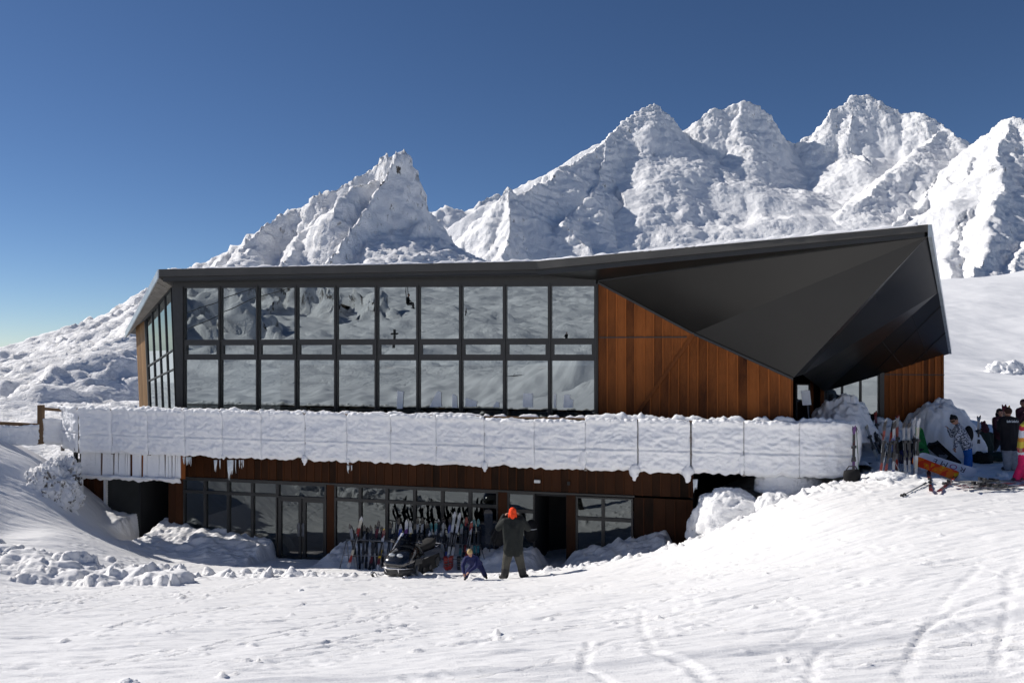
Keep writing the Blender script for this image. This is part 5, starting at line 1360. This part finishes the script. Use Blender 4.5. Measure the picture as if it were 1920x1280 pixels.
# --- child bending down to the snow
Yc = 20.2; fc = wp(890, 1083, Yc); fc.z = gz(fc.x, fc.y) + .03; k1 = F / Yc
jc = lambda px, py, dy=0.0: ((px - 890) / k1, dy, (1083 - py) / k1 * 1.13)
M['hair_blond'] = m_plain('hair_blond', (.42, .30, .13), .6, 0, .25, 50)
person('small child in dark blue suit bending down, legs apart, beside the snowmobile', fc, dict(
    head=jc(882, 1035, -.26), neck=jc(884, 1043, -.16), chest=jc(886, 1047, -.10), pelvis=jc(892, 1055, .06), shL=jc(874.5, 1046, -.16), elL=jc(869, 1056, -.26), haL=jc(871.5, 1066, -.34), shR=jc(894, 1046, -.14), elR=jc(893, 1057, -.28), haR=jc(881, 1064, -.38),
    hipL=jc(887, 1059, .05), knL=jc(878, 1069, -.03), anL=jc(873.5, 1079, 0), toL=jc(872, 1081.5, -.09), hipR=jc(898, 1058.5, .05), knR=jc(905, 1069, .0), anR=jc(909.5, 1077.5, .03), toR=jc(912.5, 1080, -.05)),
    dict(skin=M['skin'], jacket=cloth('child_jacket', (.018, .022, .085)), trousers=cloth('child_trousers', (.016, .02, .075)), boots=m_plain('child_boots', (.012, .012, .012), .5), hat=M['hair_blond'], girth=1.0),
    face=(-.05, -.75, -.6), size=.66, hat='beanie', voxel=.010, headr=1.12)
# --- the group at the right
grp = 'skiers by the right end of the lodge'
def right_person(label, fx, fy, Y, J, mats, **kw):
    f0 = wp(fx, fy, Y); f0.z = gz(f0.x, f0.y); kk = F / Y
    zoff = 0
    return person(label, f0, {n: ((v[0] - fx) / kk, v[2] if len(v) > 2 else 0, (fy - v[1]) / kk) for n, v in J.items()}, mats, group=grp, **kw)
t = NT('patterned_jacket'); co = t.coords('Object'); n_ = t.noise(co, 26, 1, .4); c_ = t.ramp(n_, [(.47, (.62, .64, .68)), (.52, (.10, .11, .15))]); t.principled(c_, .75); M['pattern_jacket'] = t.m
Yw = 22.6; 
def goggles(t, j, H, s):
    m_ = MB(); m_.tube([j['head'] + H @ V3((.085 * s * math.sin(a), .092 * s * math.cos(a), .004)) for a in np.linspace(-1.1, 1.1, 9)], .026 * s, 8); obj('goggles', m_, m_plain('goggle_lens', (.08, .05, .02), .15), t, True)
    m_ = MB(); back = -H.col[1].xyz if hasattr(H, 'col') else V3((0, 1, 0)); c = (j['chest'] + j['pelvis']) / 2 + V3((.19, .05, .05)); m_.ball(c, (.11, .15, .24), 12, 10); obj('backpack', m_, cloth('pack_black', (.014, .014, .016)), t, True)
person_w = right_person('woman in white patterned jacket, blue trousers and black beanie leaning forward', 1814, 876, Yw, dict(
    head=(1789, 785), neck=(1796, 795), chest=(1800, 806), pelvis=(1811, 826, .02), shL=(1793, 801, -.14), elL=(1787, 818, -.2), haL=(1783, 834, -.22), shR=(1803, 799, .15), elR=(1793, 815, .22), haR=(1789, 806, .26),
    hipL=(1809, 832, -.08), knL=(1811, 852, -.1), anL=(1810, 872, -.08), toL=(1803, 875, -.1), hipR=(1817, 832, .09), knR=(1820, 852, .1), anR=(1822, 871, .12), toR=(1815, 874, .12)),
    dict(skin=M['skin'], jacket=M['pattern_jacket'], trousers=cloth('trousers_blue', (.02, .12, .42)), boots=M['black_plastic'], hat=cloth('beanie_black', (.014, .014, .016)), girth=.98), face=(-.9, -.1, -.25), pompom=True, extra=goggles)
dk = cloth('cloth_black', (.016, .015, .018)); mr = cloth('cloth_maroon', (.055, .016, .026)); gy = cloth('cloth_grey', (.30, .31, .33)); ol = cloth('cloth_dark_green', (.018, .03, .026))
right_person('person in dark clothes crouching with back turned between woman and men', 1848, 866, 24.6, dict(
    head=(1846, 819), neck=(1847, 828), chest=(1848, 836), pelvis=(1850, 856, .05), shL=(1839, 833), elL=(1835, 846, .15), haL=(1839, 856, .3), shR=(1857, 833), elR=(1862, 846, .15), haR=(1858, 856, .3),
    hipL=(1844, 857, .05), knL=(1840, 850, .36), anL=(1843, 863, .25), toL=(1842, 865, .42), hipR=(1856, 857, .05), knR=(1861, 850, .36), anR=(1858, 863, .25), toR=(1858, 865, .42)),
    dict(skin=M['skin'], jacket=ol, trousers=dk, boots=M['black_plastic'], hat=mr), face=(0, 1, -.1), hat='hood')
right_person('person in maroon-black outfit and hood standing legs apart beside the tall man', 1876, 862, 25.2, dict(
    head=(1875, 789), neck=(1875, 798), chest=(1875, 808), pelvis=(1875, 828), shL=(1866, 802), elL=(1864, 816, -.05), haL=(1869, 825, -.18), shR=(1884, 802), elR=(1886, 816, -.05), haR=(1881, 826, -.18),
    hipL=(1871, 832), knL=(1869, 846), anL=(1863, 858), toL=(1861, 861, -.1), hipR=(1880, 832), knR=(1882, 846), anR=(1882, 859), toR=(1882, 862, -.1)),
    dict(skin=M['skin'], jacket=mr, trousers=dk, boots=M['black_plastic'], hat=dk), face=(.3, -1, 0), hat='hood')
def back_print(t, j, H, s):
    m_ = MB()
    for i, (w_, h_) in enumerate(((.05, .06), (.035, .06), (.05, .06), (.045, .06), (.05, .06))):
        x = -.15 + i * .065; z = j['chest'].z + .07
        m_.box((j['chest'].x + x, j['chest'].y - .178, z), (j['chest'].x + x + w_, j['chest'].y - .172, z + .014)); m_.box((j['chest'].x + x, j['chest'].y - .178, z + .015), (j['chest'].x + x + .014, j['chest'].y - .172, z + h_)); m_.box((j['chest'].x + x + w_ - .014, j['chest'].y - .178, z + .0145), (j['chest'].x + x + w_, j['chest'].y - .172, z + h_ * .8))
    obj('back_print', m_, M['paper'], t)
right_person('tall person in black jacket, grey trousers and brown beanie, seen from behind', 1893, 889, 22.4, dict(
    head=(1890, 779), neck=(1890, 789.5), chest=(1891, 802), pelvis=(1892, 836), shL=(1879, 795), elL=(1877, 812, .05), haL=(1882, 800, .22), shR=(1903, 795), elR=(1909, 812, .02), haR=(1910, 826, .1),
    hipL=(1887, 841), knL=(1888, 862, .02), anL=(1889, 882), toL=(1887, 886, .16), hipR=(1899, 841), knR=(1901, 862, .02), anR=(1903, 882), toR=(1905, 886, .16)),
    dict(skin=M['skin'], jacket=dk, trousers=gy, boots=M['black_plastic'], hat=cloth('beanie_brown', (.06, .028, .02)), girth=1.08), face=(.05, 1, 0), extra=back_print)
right_person('person in dark red jacket cut by the right edge, behind the pink trousers', 1921, 872, 25.5, dict(
    head=(1919, 782), neck=(1919, 791), chest=(1920, 802), pelvis=(1921, 828), shL=(1910, 796), elL=(1907, 810, -.08), haL=(1911, 800, -.2), shR=(1930, 796), elR=(1934, 812), haR=(1932, 826),
    hipL=(1916, 832), knL=(1916, 850), anL=(1916, 868), toL=(1915, 871, -.1), hipR=(1926, 832), knR=(1927, 850), anR=(1928, 868), toR=(1929, 871, -.1)),
    dict(skin=M['skin'], jacket=mr, trousers=dk, boots=M['black_plastic'], hat=mr), face=(-.4, -1, 0))
t = NT('colour_block_jacket'); sp = t.N('ShaderNodeSeparateXYZ'); tc = t.N('ShaderNodeTexCoord'); t.L(tc.outputs['Object'], sp.inputs[0])
zz = t.math('ADD', sp.outputs[2], t.math('MULTIPLY', t.noise(t.coords('Object'), 7, 1), .12))
c_ = t.ramp(t.math('FRACT', t.math('MULTIPLY', zz, 1.9)), [(0, (.75, .30, .03)), (.16, (.75, .30, .03)), (.18, (.75, .76, .78)), (.5, (.75, .76, .78)), (.52, (.62, .03, .06)), (.70, (.62, .03, .06)), (.72, (.72, .55, .06)), (1, (.72, .72, .7))]); 
for e in c_.node.color_ramp.elements: pass
c_.node.color_ramp.interpolation = 'CONSTANT'; t.principled(c_, .7); M['block_jacket'] = t.m
right_person('skier in bright pink trousers and white, red and yellow jacket at the right edge', 1912, 911, 19.9, dict(
    head=(1929, 786, 0), neck=(1927, 798), chest=(1924, 812), pelvis=(1921, 848), shL=(1914, 806, -.12), elL=(1909, 826, -.16), haL=(1905, 843, -.2), shR=(1936, 806, .1), elR=(1941, 826, .12), haR=(1938, 842, .16),
    hipL=(1916, 855, -.08), knL=(1911, 878, -.12), anL=(1901, 902, -.1), toL=(1893, 906, -.12), hipR=(1926, 855, .08), knR=(1924, 880, .02), anR=(1919, 902, .05), toR=(1913, 907, .0)),
    dict(skin=M['skin'], jacket=M['block_jacket'], trousers=cloth('trousers_pink', (.80, .025, .13)), boots=M['black_plastic'], hat=cloth('beanie_white', (.6, .6, .62))), face=(-.9, -.3, 0))

# ================================================================== gear planted and strewn at the right
gr = 'skis planted in the snow at the right'
def planted(tx, ty, bx, by, Y, cols, lab, spread=0.0, lean=.1, group=gr, w=.066):
    b = wp(bx, by, Y); b.z = gz(b.x, b.y) - .06; return ski_pair(b, wp(tx, ty, Y + lean), cols, lab, spread=spread, group=group, w=w)
planted(1601.5, 798, 1600, 882, 20.95, (C['maroon'], C['dark'], C['purple']), 'dark purple skis planted upright at the end post of the balustrade', .0)
ski_pole(gp(1611, 884, 21.0), wp(1605.5, 800, 21.1), C['green'], 'green ski pole beside the dark purple skis', 'poles at the right')
p = gp(1597, 893, 20.7)
bag = empty('bag', p, label='black round bag standing on the snow at the foot of the purple skis', cat='bag')
mb = MB(); mb.loft([[(.20*c*math.cos(a), .15*c*math.sin(a), z + .02*math.cos(a)) for a in np.linspace(0, 2*PI, 15)[:-1]] for c, z in ((.75, -.03), (1.02, .05), (1.08, .18), (1.0, .27), (.9, .30))]); obj('pouch', mb, cloth('bag_black', (.012, .012, .013)), bag, True)
mb = MB(); mb.tube([(-.15, 0, .29), (-.08, -.02, .40), (.08, -.02, .40), (.15, 0, .29)], .014, 6); obj('handle', mb, M['grip'], bag, True)
planted(1668, 785, 1655, 891, 20.4, (C['silver'], C['red'], C['dark']), 'silver and red thin skis leaning right, leftmost of the planted bunch', .035)
planted(1676.5, 789, 1675, 890, 20.35, (C['blue'], C['silver'], C['dark']), 'blue and white skis upright in the middle of the planted bunch')
planted(1682.5, 778, 1681, 889, 20.55, (C['maroon'], C['red'], C['grey']), 'rust red skis standing tallest in the planted bunch')
planted(1699, 790, 1702, 891, 20.3, (C['silver'], C['grey'], C['dark']), 'slim grey and silver skis between the red and the white skis', .012)
planted(1713, 783, 1716, 886, 20.45, (C['dark'], W_, W_), 'white skis with dark tips planted right of the bunch', 0)
planted(1722, 784, 1717, 887, 20.3, (W_, C['cream'], W_), 'white skis with rounded pale tips in front of the dark-tipped pair', 0)
for tx, ty, bx, by, col, lab in ((1652, 812, 1690, 892, C['silver'], 'silver ski pole crossing behind the planted bunch'), (1664, 830, 1652, 893, W_, 'white ski pole at the left foot of the planted bunch'), (1686, 850, 1688, 893, C['dark'], 'short dark ski pole right of the planted bunch'), (1690, 852, 1692, 892, C['dark'], 'dark ski pole nearest the slim grey skis')):
    ski_pole(gp(bx, by, 20.4), wp(tx, ty, 20.5), col, lab, 'poles at the right')
# leaning on the narrow heap by the entrance
gl_ = 'dark skis leaning on the narrow snow heap'
for tx, ty, bx, by, Y, cols, lab in ((1614, 771, 1652, 846, 23.6, (K_, C['dark'], K_), 'black skis leaning left on the narrow heap, highest tips'), (1620, 776, 1660, 850, 23.4, (C['dark'], K_, C['grey']), 'black and grey skis leaning left just right of the highest tips'), (1626, 786, 1664, 852, 23.7, (K_, C['teal'], K_), 'black skis with teal band leaning behind the grey ones'),
        (1624, 797, 1647, 873, 22.9, (C['silver'], C['cream'], C['silver']), 'pale skis leaning left beside the end post'), (1641, 771, 1648, 845, 23.9, (C['maroon'], C['red'], C['dark']), 'red-tipped dark skis standing against the entrance jamb'), (1634, 800, 1668, 856, 23.2, (C['dark'], C['dark'], K_), 'dark skis lying lowest on the narrow heap')):
    planted(tx, ty, bx, by, Y, cols, lab, 0, .25, gl_)
# boards
def art_mat(name, cols, sc=3.0):
    t = NT(name); co = t.coords('Object', (1, 1, 1)); n1 = t.noise(co, sc, 1, .4, 1.0); v = t.N('ShaderNodeTexVoronoi'); v.inputs['Scale'].default_value = sc * 1.6; t.L(co, v.inputs['Vector'])
    f = t.math('ADD', t.math('MULTIPLY', n1, .7), t.math('MULTIPLY', v.outputs['Distance'], .4)); r = t.ramp(f, [(p_, (*c, 1)) for p_, c in cols]); r.node.color_ramp.interpolation = 'CONSTANT'; t.principled(r, .25); return t.m
b0, b1 = wp(1712, 861, 20.9), wp(1797, 893, 20.0)
sb, dk_, L_ = snowboard(b0, b1, art_mat('board_orange', [(0, (.78, .26, .01)), (.38, (.72, .05, .015)), (.55, (.80, .17, .01)), (.66, (.70, .45, .02))]), 'orange, red and yellow snowboard lying on its edge', face=(-.1, -.75, .65), w=.165, bind=False)
b0, b1 = wp(1722, 854, 21.4), wp(1831, 888, 20.5)
sb, dk_, L_ = snowboard(b0, b1, m_plain('board_white', (.72, .74, .8), .3, 0, .06, 3), 'white snowboard with dark lettering behind the orange one', face=(-.1, -.75, .65), w=.17, bind=False)
fcol = [(.05, .02, .06), (.35, .06, .22), (.03, .02, .05), (.08, .05, .12)]
for i, ch in enumerate('ROME'):
    cu = bpy.data.curves.new('lettering', 'FONT'); cu.body = ch; cu.size = .23; cu.extrude = .001; cu.align_x = 'CENTER'; cu.align_y = 'CENTER'
    tmp = bpy.data.objects.new('t', cu); COL.objects.link(tmp); me = bpy.data.meshes.new_from_object(tmp.evaluated_get(bpy.context.evaluated_depsgraph_get())); bpy.data.objects.remove(tmp)
    o = link('lettering', me, m_plain('ink', fcol[i], .4), dk_); o.matrix_local = Matrix.Translation((0, -.004, L_ - .32 - i * .22)) @ Matrix(((0, 1, 0, 0), (0, 0, -1, 0), (-1, 0, 0, 0), (0, 0, 0, 1)))
ink = None
bb0 = gp(1800, 862, 22.9); snowboard(bb0, wp(1744, 822, 24.0), M['board_black'], 'black snowboard leaning on the tall mound, upper one', face=(-.35, -.8, .5), group='black boards on the tall mound', bind=False, w=.12)
bb0 = gp(1790, 868, 22.6); snowboard(bb0, wp(1742, 832, 23.7), ski_mat(C['dark'], K_, C['grey']), 'black and grey snowboard leaning on the tall mound, lower one', face=(-.35, -.8, .5), group='black boards on the tall mound', bind=False, w=.12)
bb0 = gp(1737, 858, 22.9); snowboard(bb0, wp(1719, 800, 23.4), art_mat('board_green', [(0, (.012, .02, .014)), (.40, (.02, .17, .03)), (.62, (.03, .24, .05))], 4), 'green and black snowboard leaning on the tall mound behind planted skis', face=(-.2, -.9, .3), bind=False, w=.15)
def lump_bag(px, py, Y, r, col, lab, seed, cat='bag', name='bag'):
    p = gp(px, py, Y); o = blob(name, cloth(name + '_cloth', col), p + V3((0, 0, r[2] * .45)), r, seed, .3, 1.3, lab, cat, 'bags heaped by the tall mound', res=24, bot=-.5)
lump_bag(1700, 848, 22.4, (.30, .22, .26), (.015, .02, .09), 'navy bag at the foot of the tall mound', 61); lump_bag(1728, 852, 22.2, (.26, .2, .24), (.012, .012, .014), 'black bag right of the navy bag', 62)
lump_bag(1698, 815, 23.4, (.30, .25, .30), (.012, .013, .014), 'black jacket heap on the left flank of the tall mound', 63, 'clothes', 'clothes_heap'); lump_bag(1841, 868, 23.4, (.30, .25, .2), (.012, .016, .014), 'dark green bag at the feet of the crouching person', 64)
lump_bag(1866, 868, 23.6, (.45, .25, .16), (.012, .03, .024), 'long dark teal bag on the snow in front of the standing people', 65)
# skis upright among the people
planted(1835.5, 779, 1832, 862, 23.9, (C['grey'], C['silver'], C['dark']), 'grey ski pair standing behind the crouching person', 0, .1, 'skis among the skiers')
planted(1843.5, 789, 1842, 864, 24.9, (C['maroon'], C['purple'], C['maroon']), 'dark maroon skis rising above the crouching person', 0, .1, 'skis among the skiers', .11)
b = gp(1885, 886, 22.9); ski_pair(wp(1887, 860, 22.75), wp(1882.5, 758, 22.75), (C['maroon'], C['dark'], C['maroon']), 'maroon skis carried upright by the tall person', group='skis among the skiers')
ski_pair(wp(1893, 862, 22.8), wp(1889.5, 760, 22.8), (C['yellow'], C['cream'], C['grey']), 'yellow-tipped skis carried beside the maroon pair', group='skis among the skiers')
# skis and poles lying about
def lying(px0, py0, px1, py1, Y0, Y1, cols, lab, sp=.02):
    a = gp(px0, py0, Y0); b = gp(px1, py1, Y1); a.z += .025; b.z += .025
    return ski_pair(a, b, cols, lab, face=(0, 0, 1), spread=sp, group='skis lying on the snow at the right')
def lie_px(q0, q1, cols, lab, sp=.02):
    a, b = on_ground(*q0, 15, 26), on_ground(*q1, 15, 26); a.z += .07; b.z += .07
    return ski_pair(a, b, cols, lab, face=(0, 0, 1), spread=sp, group='skis lying on the snow at the right')
lie_px((1752, 927), (1768, 893), (C['maroon'], C['red'], C['dark']), 'dark red skis lying towards the viewer below the orange board', .10)
lie_px((1898, 911), (1783, 918), (C['maroon'], C['dark'], C['red']), 'maroon skis lying flat in front of the pink skier, upturned tips left', .03)
lie_px((1925, 905), (1770, 908), (C['cream'], C['dark'], C['grey']), 'long pale skis lying just behind the maroon skis', .015)
lie_px((1926, 914), (1808, 922), (C['dark'], C['grey'], C['dark']), 'dark skis lying nearest the viewer under the pink skier', .03)
for q0, q1, col, lab in (((1689, 933), (1736, 908), C['dark'], 'dark ski pole lying left of the dark red skis'), ((1694, 931), (1745, 905), C['silver'], 'silver ski pole lying against the dark red skis'), ((1765, 909), (1875, 906), C['grey'], 'grey ski pole lying along the pale skis')):
    a, b = on_ground(*q0, 15, 26), on_ground(*q1, 15, 26); a.z += .03; b.z += .04; ski_pole(a, b, col, lab, 'poles at the right')
p = on_ground(1880, 893, 15, 26); lump = blob('boulder', M['heap'], p, (.16, .13, .10), 71, .3, 1.2, 'small snow lump between the lying skis and the people', 'snow lump', res=22); lump.name = 'snow_lump'

# ================================================================== sign on a leaning pole by the entrance
p0 = wp(1519, 800, 23.2); p1 = wp(1511.5, 731, 23.3)
sign = empty('notice_sign', p0, label='small blank white notice board on a leaning pole by the entrance', cat='sign')
mb = MB(); mb.tube([V3((0, 0, -.25)), p1 - p0], .016, 8); obj('pole', mb, M['steel'], sign, True)
a = axis_m(p0, p1); c_ = wp(1511.5, 746, 23.24) - p0
mb = MB(); mb.box((-.125, -.01, -.20), (.125, .008, .21), M=Matrix.Translation(c_) @ a.to_3x3().to_4x4()); obj('board', mb, M['paper'], sign, bevel=.004)
# backpack hung behind the man
p = wp(935, 1005, 23.9)
bpk = empty('backpack', p, label='black backpack hanging at the end of the rack behind the man', cat='backpack')
mb = MB(); mb.ball((0, 0, 0), (.24, .16, .30), 16, 12); obj('sack', mb, cloth('backpack_black', (.012, .012, .013)), bpk, True)
mb = MB(); mb.tube([(-.10, -.14, .2), (-.22, -.2, 0), (-.26, -.12, -.42)], .014, 6); mb.tube([(-.02, -.15, .1), (-.12, -.2, -.1), (-.13, -.12, -.32)], .012, 6); obj('strap', mb, M['grip'], bpk, True)
mb = MB(); mb.ball((.62, .1, .15), (.34, .16, .36), 16, 10); 
p = wp(996, 995, 24.2); g2_ = empty('gear_bag', p, label='large black gear bag with white stripe on the snow bank right of the man', cat='bag')
mb = MB(); mb.ball((0, 0, 0), (.22, .22, .34), 16, 12); obj('sack', mb, cloth('gear_bag_black', (.012, .012, .013)), g2_, True)
mb = MB(); mb.tube([(.20 * math.sin(a), -.235 * math.cos(a), .09) for a in np.linspace(-.9, .9, 7)], .010, 6); obj('stripe', mb, M['paper'], g2_, True)

# ================================================================== the ski lift across the valley, seen in the windows, and the cable overhead
def mv(px, py, Y): return V3(mw(px, py, Y))
chair_p = mv(764, 570, 77)
chair = empty('lift_chair', chair_p, (0, 0, 1.1), 'ski-lift chair with a rider, mirrored in the upper windows', 'lift chair')
mb = MB(); mb.tube([(-.7, 0, 0), (-.75, .1, 1.1), (-.5, .1, 1.9), (.5, .1, 1.9), (.75, .1, 1.1), (.7, 0, 0)], .04, 6); mb.tube([(0, .1, 1.9), (0, 0, 3.4)], .045, 6); obj('hanger', mb, M['frame'], chair, True)
mb = MB(); mb.box((-.7, -.5, -.05), (.7, .05, .05)); mb.box((-.7, .02, .05), (.7, .1, .6)); obj('seat', mb, M['frame'], chair)
mb = MB(); mb.tube([(-.72, -.4, -.35), (.72, -.4, -.35)], .03, 6); obj('footrest', mb, M['frame'], chair)
sit = dict(head=(0, .05, 1.33), neck=(0, .0, 1.15), chest=(0, 0, .98), pelvis=(0, 0, .58), shL=(-.18, 0, 1.08), elL=(-.26, .05, .85), haL=(-.2, .25, .75), shR=(.18, 0, 1.08), elR=(.26, .05, .85), haR=(.2, .25, .75), hipL=(-.1, .02, .55), knL=(-.11, .45, .55), anL=(-.11, .5, .12), toL=(-.11, .65, .08), hipR=(.1, .02, .55), knR=(.11, .45, .55), anR=(.11, .5, .12), toR=(.11, .65, .08))
rm = dict(skin=M['skin'], jacket=dk, trousers=dk, boots=M['black_plastic'], hat=mr)
rid = person('person in black riding the mirrored lift chair', chair_p, sit, rm, face=(0, 1, 0)); rid.rotation_euler = (0, 0, 1.1 + PI); rid.location.z -= .45
tw = mv(738, 688, 112); tower = empty('lift_tower', tw, (0, 0, .9), 'dark lift tower with cross arm, mirrored in the fifth window', 'lift tower')
mb = MB(); mb.tube([(0, 0, -2), (0, 0, 5.2)], [.28, .2], 10); obj('mast', mb, M['frame'], tower, True)
mb = MB(); mb.box((-1.3, -.12, 4.2), (1.3, .12, 4.5)); mb.box((-1.4, -.5, 4.5), (-1.2, .5, 4.7)); mb.box((1.2, -.5, 4.5), (1.4, .5, 4.7)); obj('cross_arm', mb, M['frame'], tower)
st = dict(head=(0, 0, 1.64), neck=(0, 0, 1.48), chest=(0, 0, 1.3), pelvis=(0, 0, .95), shL=(-.19, 0, 1.4), elL=(-.28, .1, 1.15), haL=(-.25, .3, 1.05), shR=(.19, 0, 1.4), elR=(.28, .1, 1.15), haR=(.25, .3, 1.05), hipL=(-.1, 0, .9), knL=(-.12, .1, .5), anL=(-.12, 0, .1), toL=(-.12, .15, .05), hipR=(.1, 0, .9), knR=(.12, .1, .5), anR=(.12, 0, .1), toR=(.12, .15, .05))
dg_ = bpy.context.evaluated_depsgraph_get(); dg_.update()
def drop(q):
    h = SC.ray_cast(bpy.context.evaluated_depsgraph_get(), (q.x, q.y, 200), (0, 0, -1)); return V3(h[1]) if h[0] else q
for px, py, Y, rz, lab in ((1066, 630, 128, 2.0, 'skier in black standing on the mirrored slope near the right jamb'), (870, 598, 170, 1.0, 'distant skier in dark clothes on the mirrored slope, centre windows')):
    q = drop(mv(px, py, Y)); s_ = person(lab, q, st, rm, face=(0, 1, 0)); s_.rotation_euler = (0, 0, rz)
cab = empty('lift_cable', mv(764, 480, 77), label='dark lift cable strung over the valley and mirrored in the windows', cat='cable')
mb = MB(); c0 = cab.location; mb.tube([mv(250, 660, 92) - c0, mv(480, 560, 88) - c0, mv(620, 520, 82) - c0, V3((0, 0, 0)), mv(1000, 300, 60) - c0], .05, 5); mb.tube([mv(250, 620, 95) - c0, mv(480, 540, 90) - c0, mv(700, 470, 82) - c0], .05, 5); obj('wire', mb, M['frame'], cab)
# the cable whose shadow lies across the foreground
S0, S1 = on_ground(880, 1262), on_ground(1920, 1150)
_az, _el = math.atan2(-.93, .36), math.radians(36)
up_ = V3((math.sin(_az) / math.tan(_el), math.cos(_az) / math.tan(_el), 1.0))
ca, cb2 = S0 + up_ * (20 - S0.z), S1 + up_ * (20 - S1.z)
d_ = (cb2 - ca).normalized()
oc = empty('overhead_cable', ca, label='lift cable high overhead, out of view, whose soft shadow crosses the foreground', cat='cable')
mb = MB(); mb.tube([-d_ * 6, d_ * 3, d_ * 9, d_ * 16], .04, 6); obj('wire', mb, M['frame'], oc)
# ================================================================== light, sky, camera
SUN_EL, SUN_AZ = math.radians(36), math.atan2(-.93, .36)   # azimuth from +Y towards +X
sd = Vector((math.sin(SUN_AZ) * math.cos(SUN_EL), math.cos(SUN_AZ) * math.cos(SUN_EL), math.sin(SUN_EL)))
sun = bpy.data.lights.new('sun', 'SUN'); sun.energy = 4.4; sun.angle = math.radians(.53); sun.color = (1, .945, .875)
so = bpy.data.objects.new('sun', sun); COL.objects.link(so); so.rotation_euler = sd.to_track_quat('Z', 'Y').to_euler()
w = bpy.data.worlds.new('World'); SC.world = w; w.use_nodes = True
nt = w.node_tree; bg = nt.nodes['Background']
sky = nt.nodes.new('ShaderNodeTexSky'); sky.sky_type = 'NISHITA'; sky.sun_disc = False
sky.sun_elevation = SUN_EL; sky.sun_rotation = SUN_AZ; sky.altitude = 2800; sky.air_density = .85; sky.dust_density = .5; sky.ozone_density = 3.2
hs_ = nt.nodes.new('ShaderNodeHueSaturation'); hs_.inputs['Saturation'].default_value = 1.10; hs_.inputs['Hue'].default_value = .503
nt.links.new(sky.outputs[0], hs_.inputs['Color']); nt.links.new(hs_.outputs[0], bg.inputs[0]); bg.inputs[1].default_value = .070
cam = bpy.data.cameras.new('camera'); co = bpy.data.objects.new('camera', cam); COL.objects.link(co)
co.location = (0, 0, 0); co.rotation_euler = (math.radians(90), 0, 0)
cam.sensor_fit = 'HORIZONTAL'; cam.sensor_width = 36; cam.lens = 36 * F / 1920
cam.shift_y = (HY - 640) / 1920; cam.clip_start = .1; cam.clip_end = 20000
SC.camera = co
SC.view_settings.view_transform = 'Standard'; SC.view_settings.look = 'None'; SC.view_settings.gamma = 1; SC.view_settings.exposure = .13
SC.cycles.max_bounces = 8; SC.cycles.diffuse_bounces = 4; SC.cycles.transparent_max_bounces = 12
SC.cycles.use_denoising = True
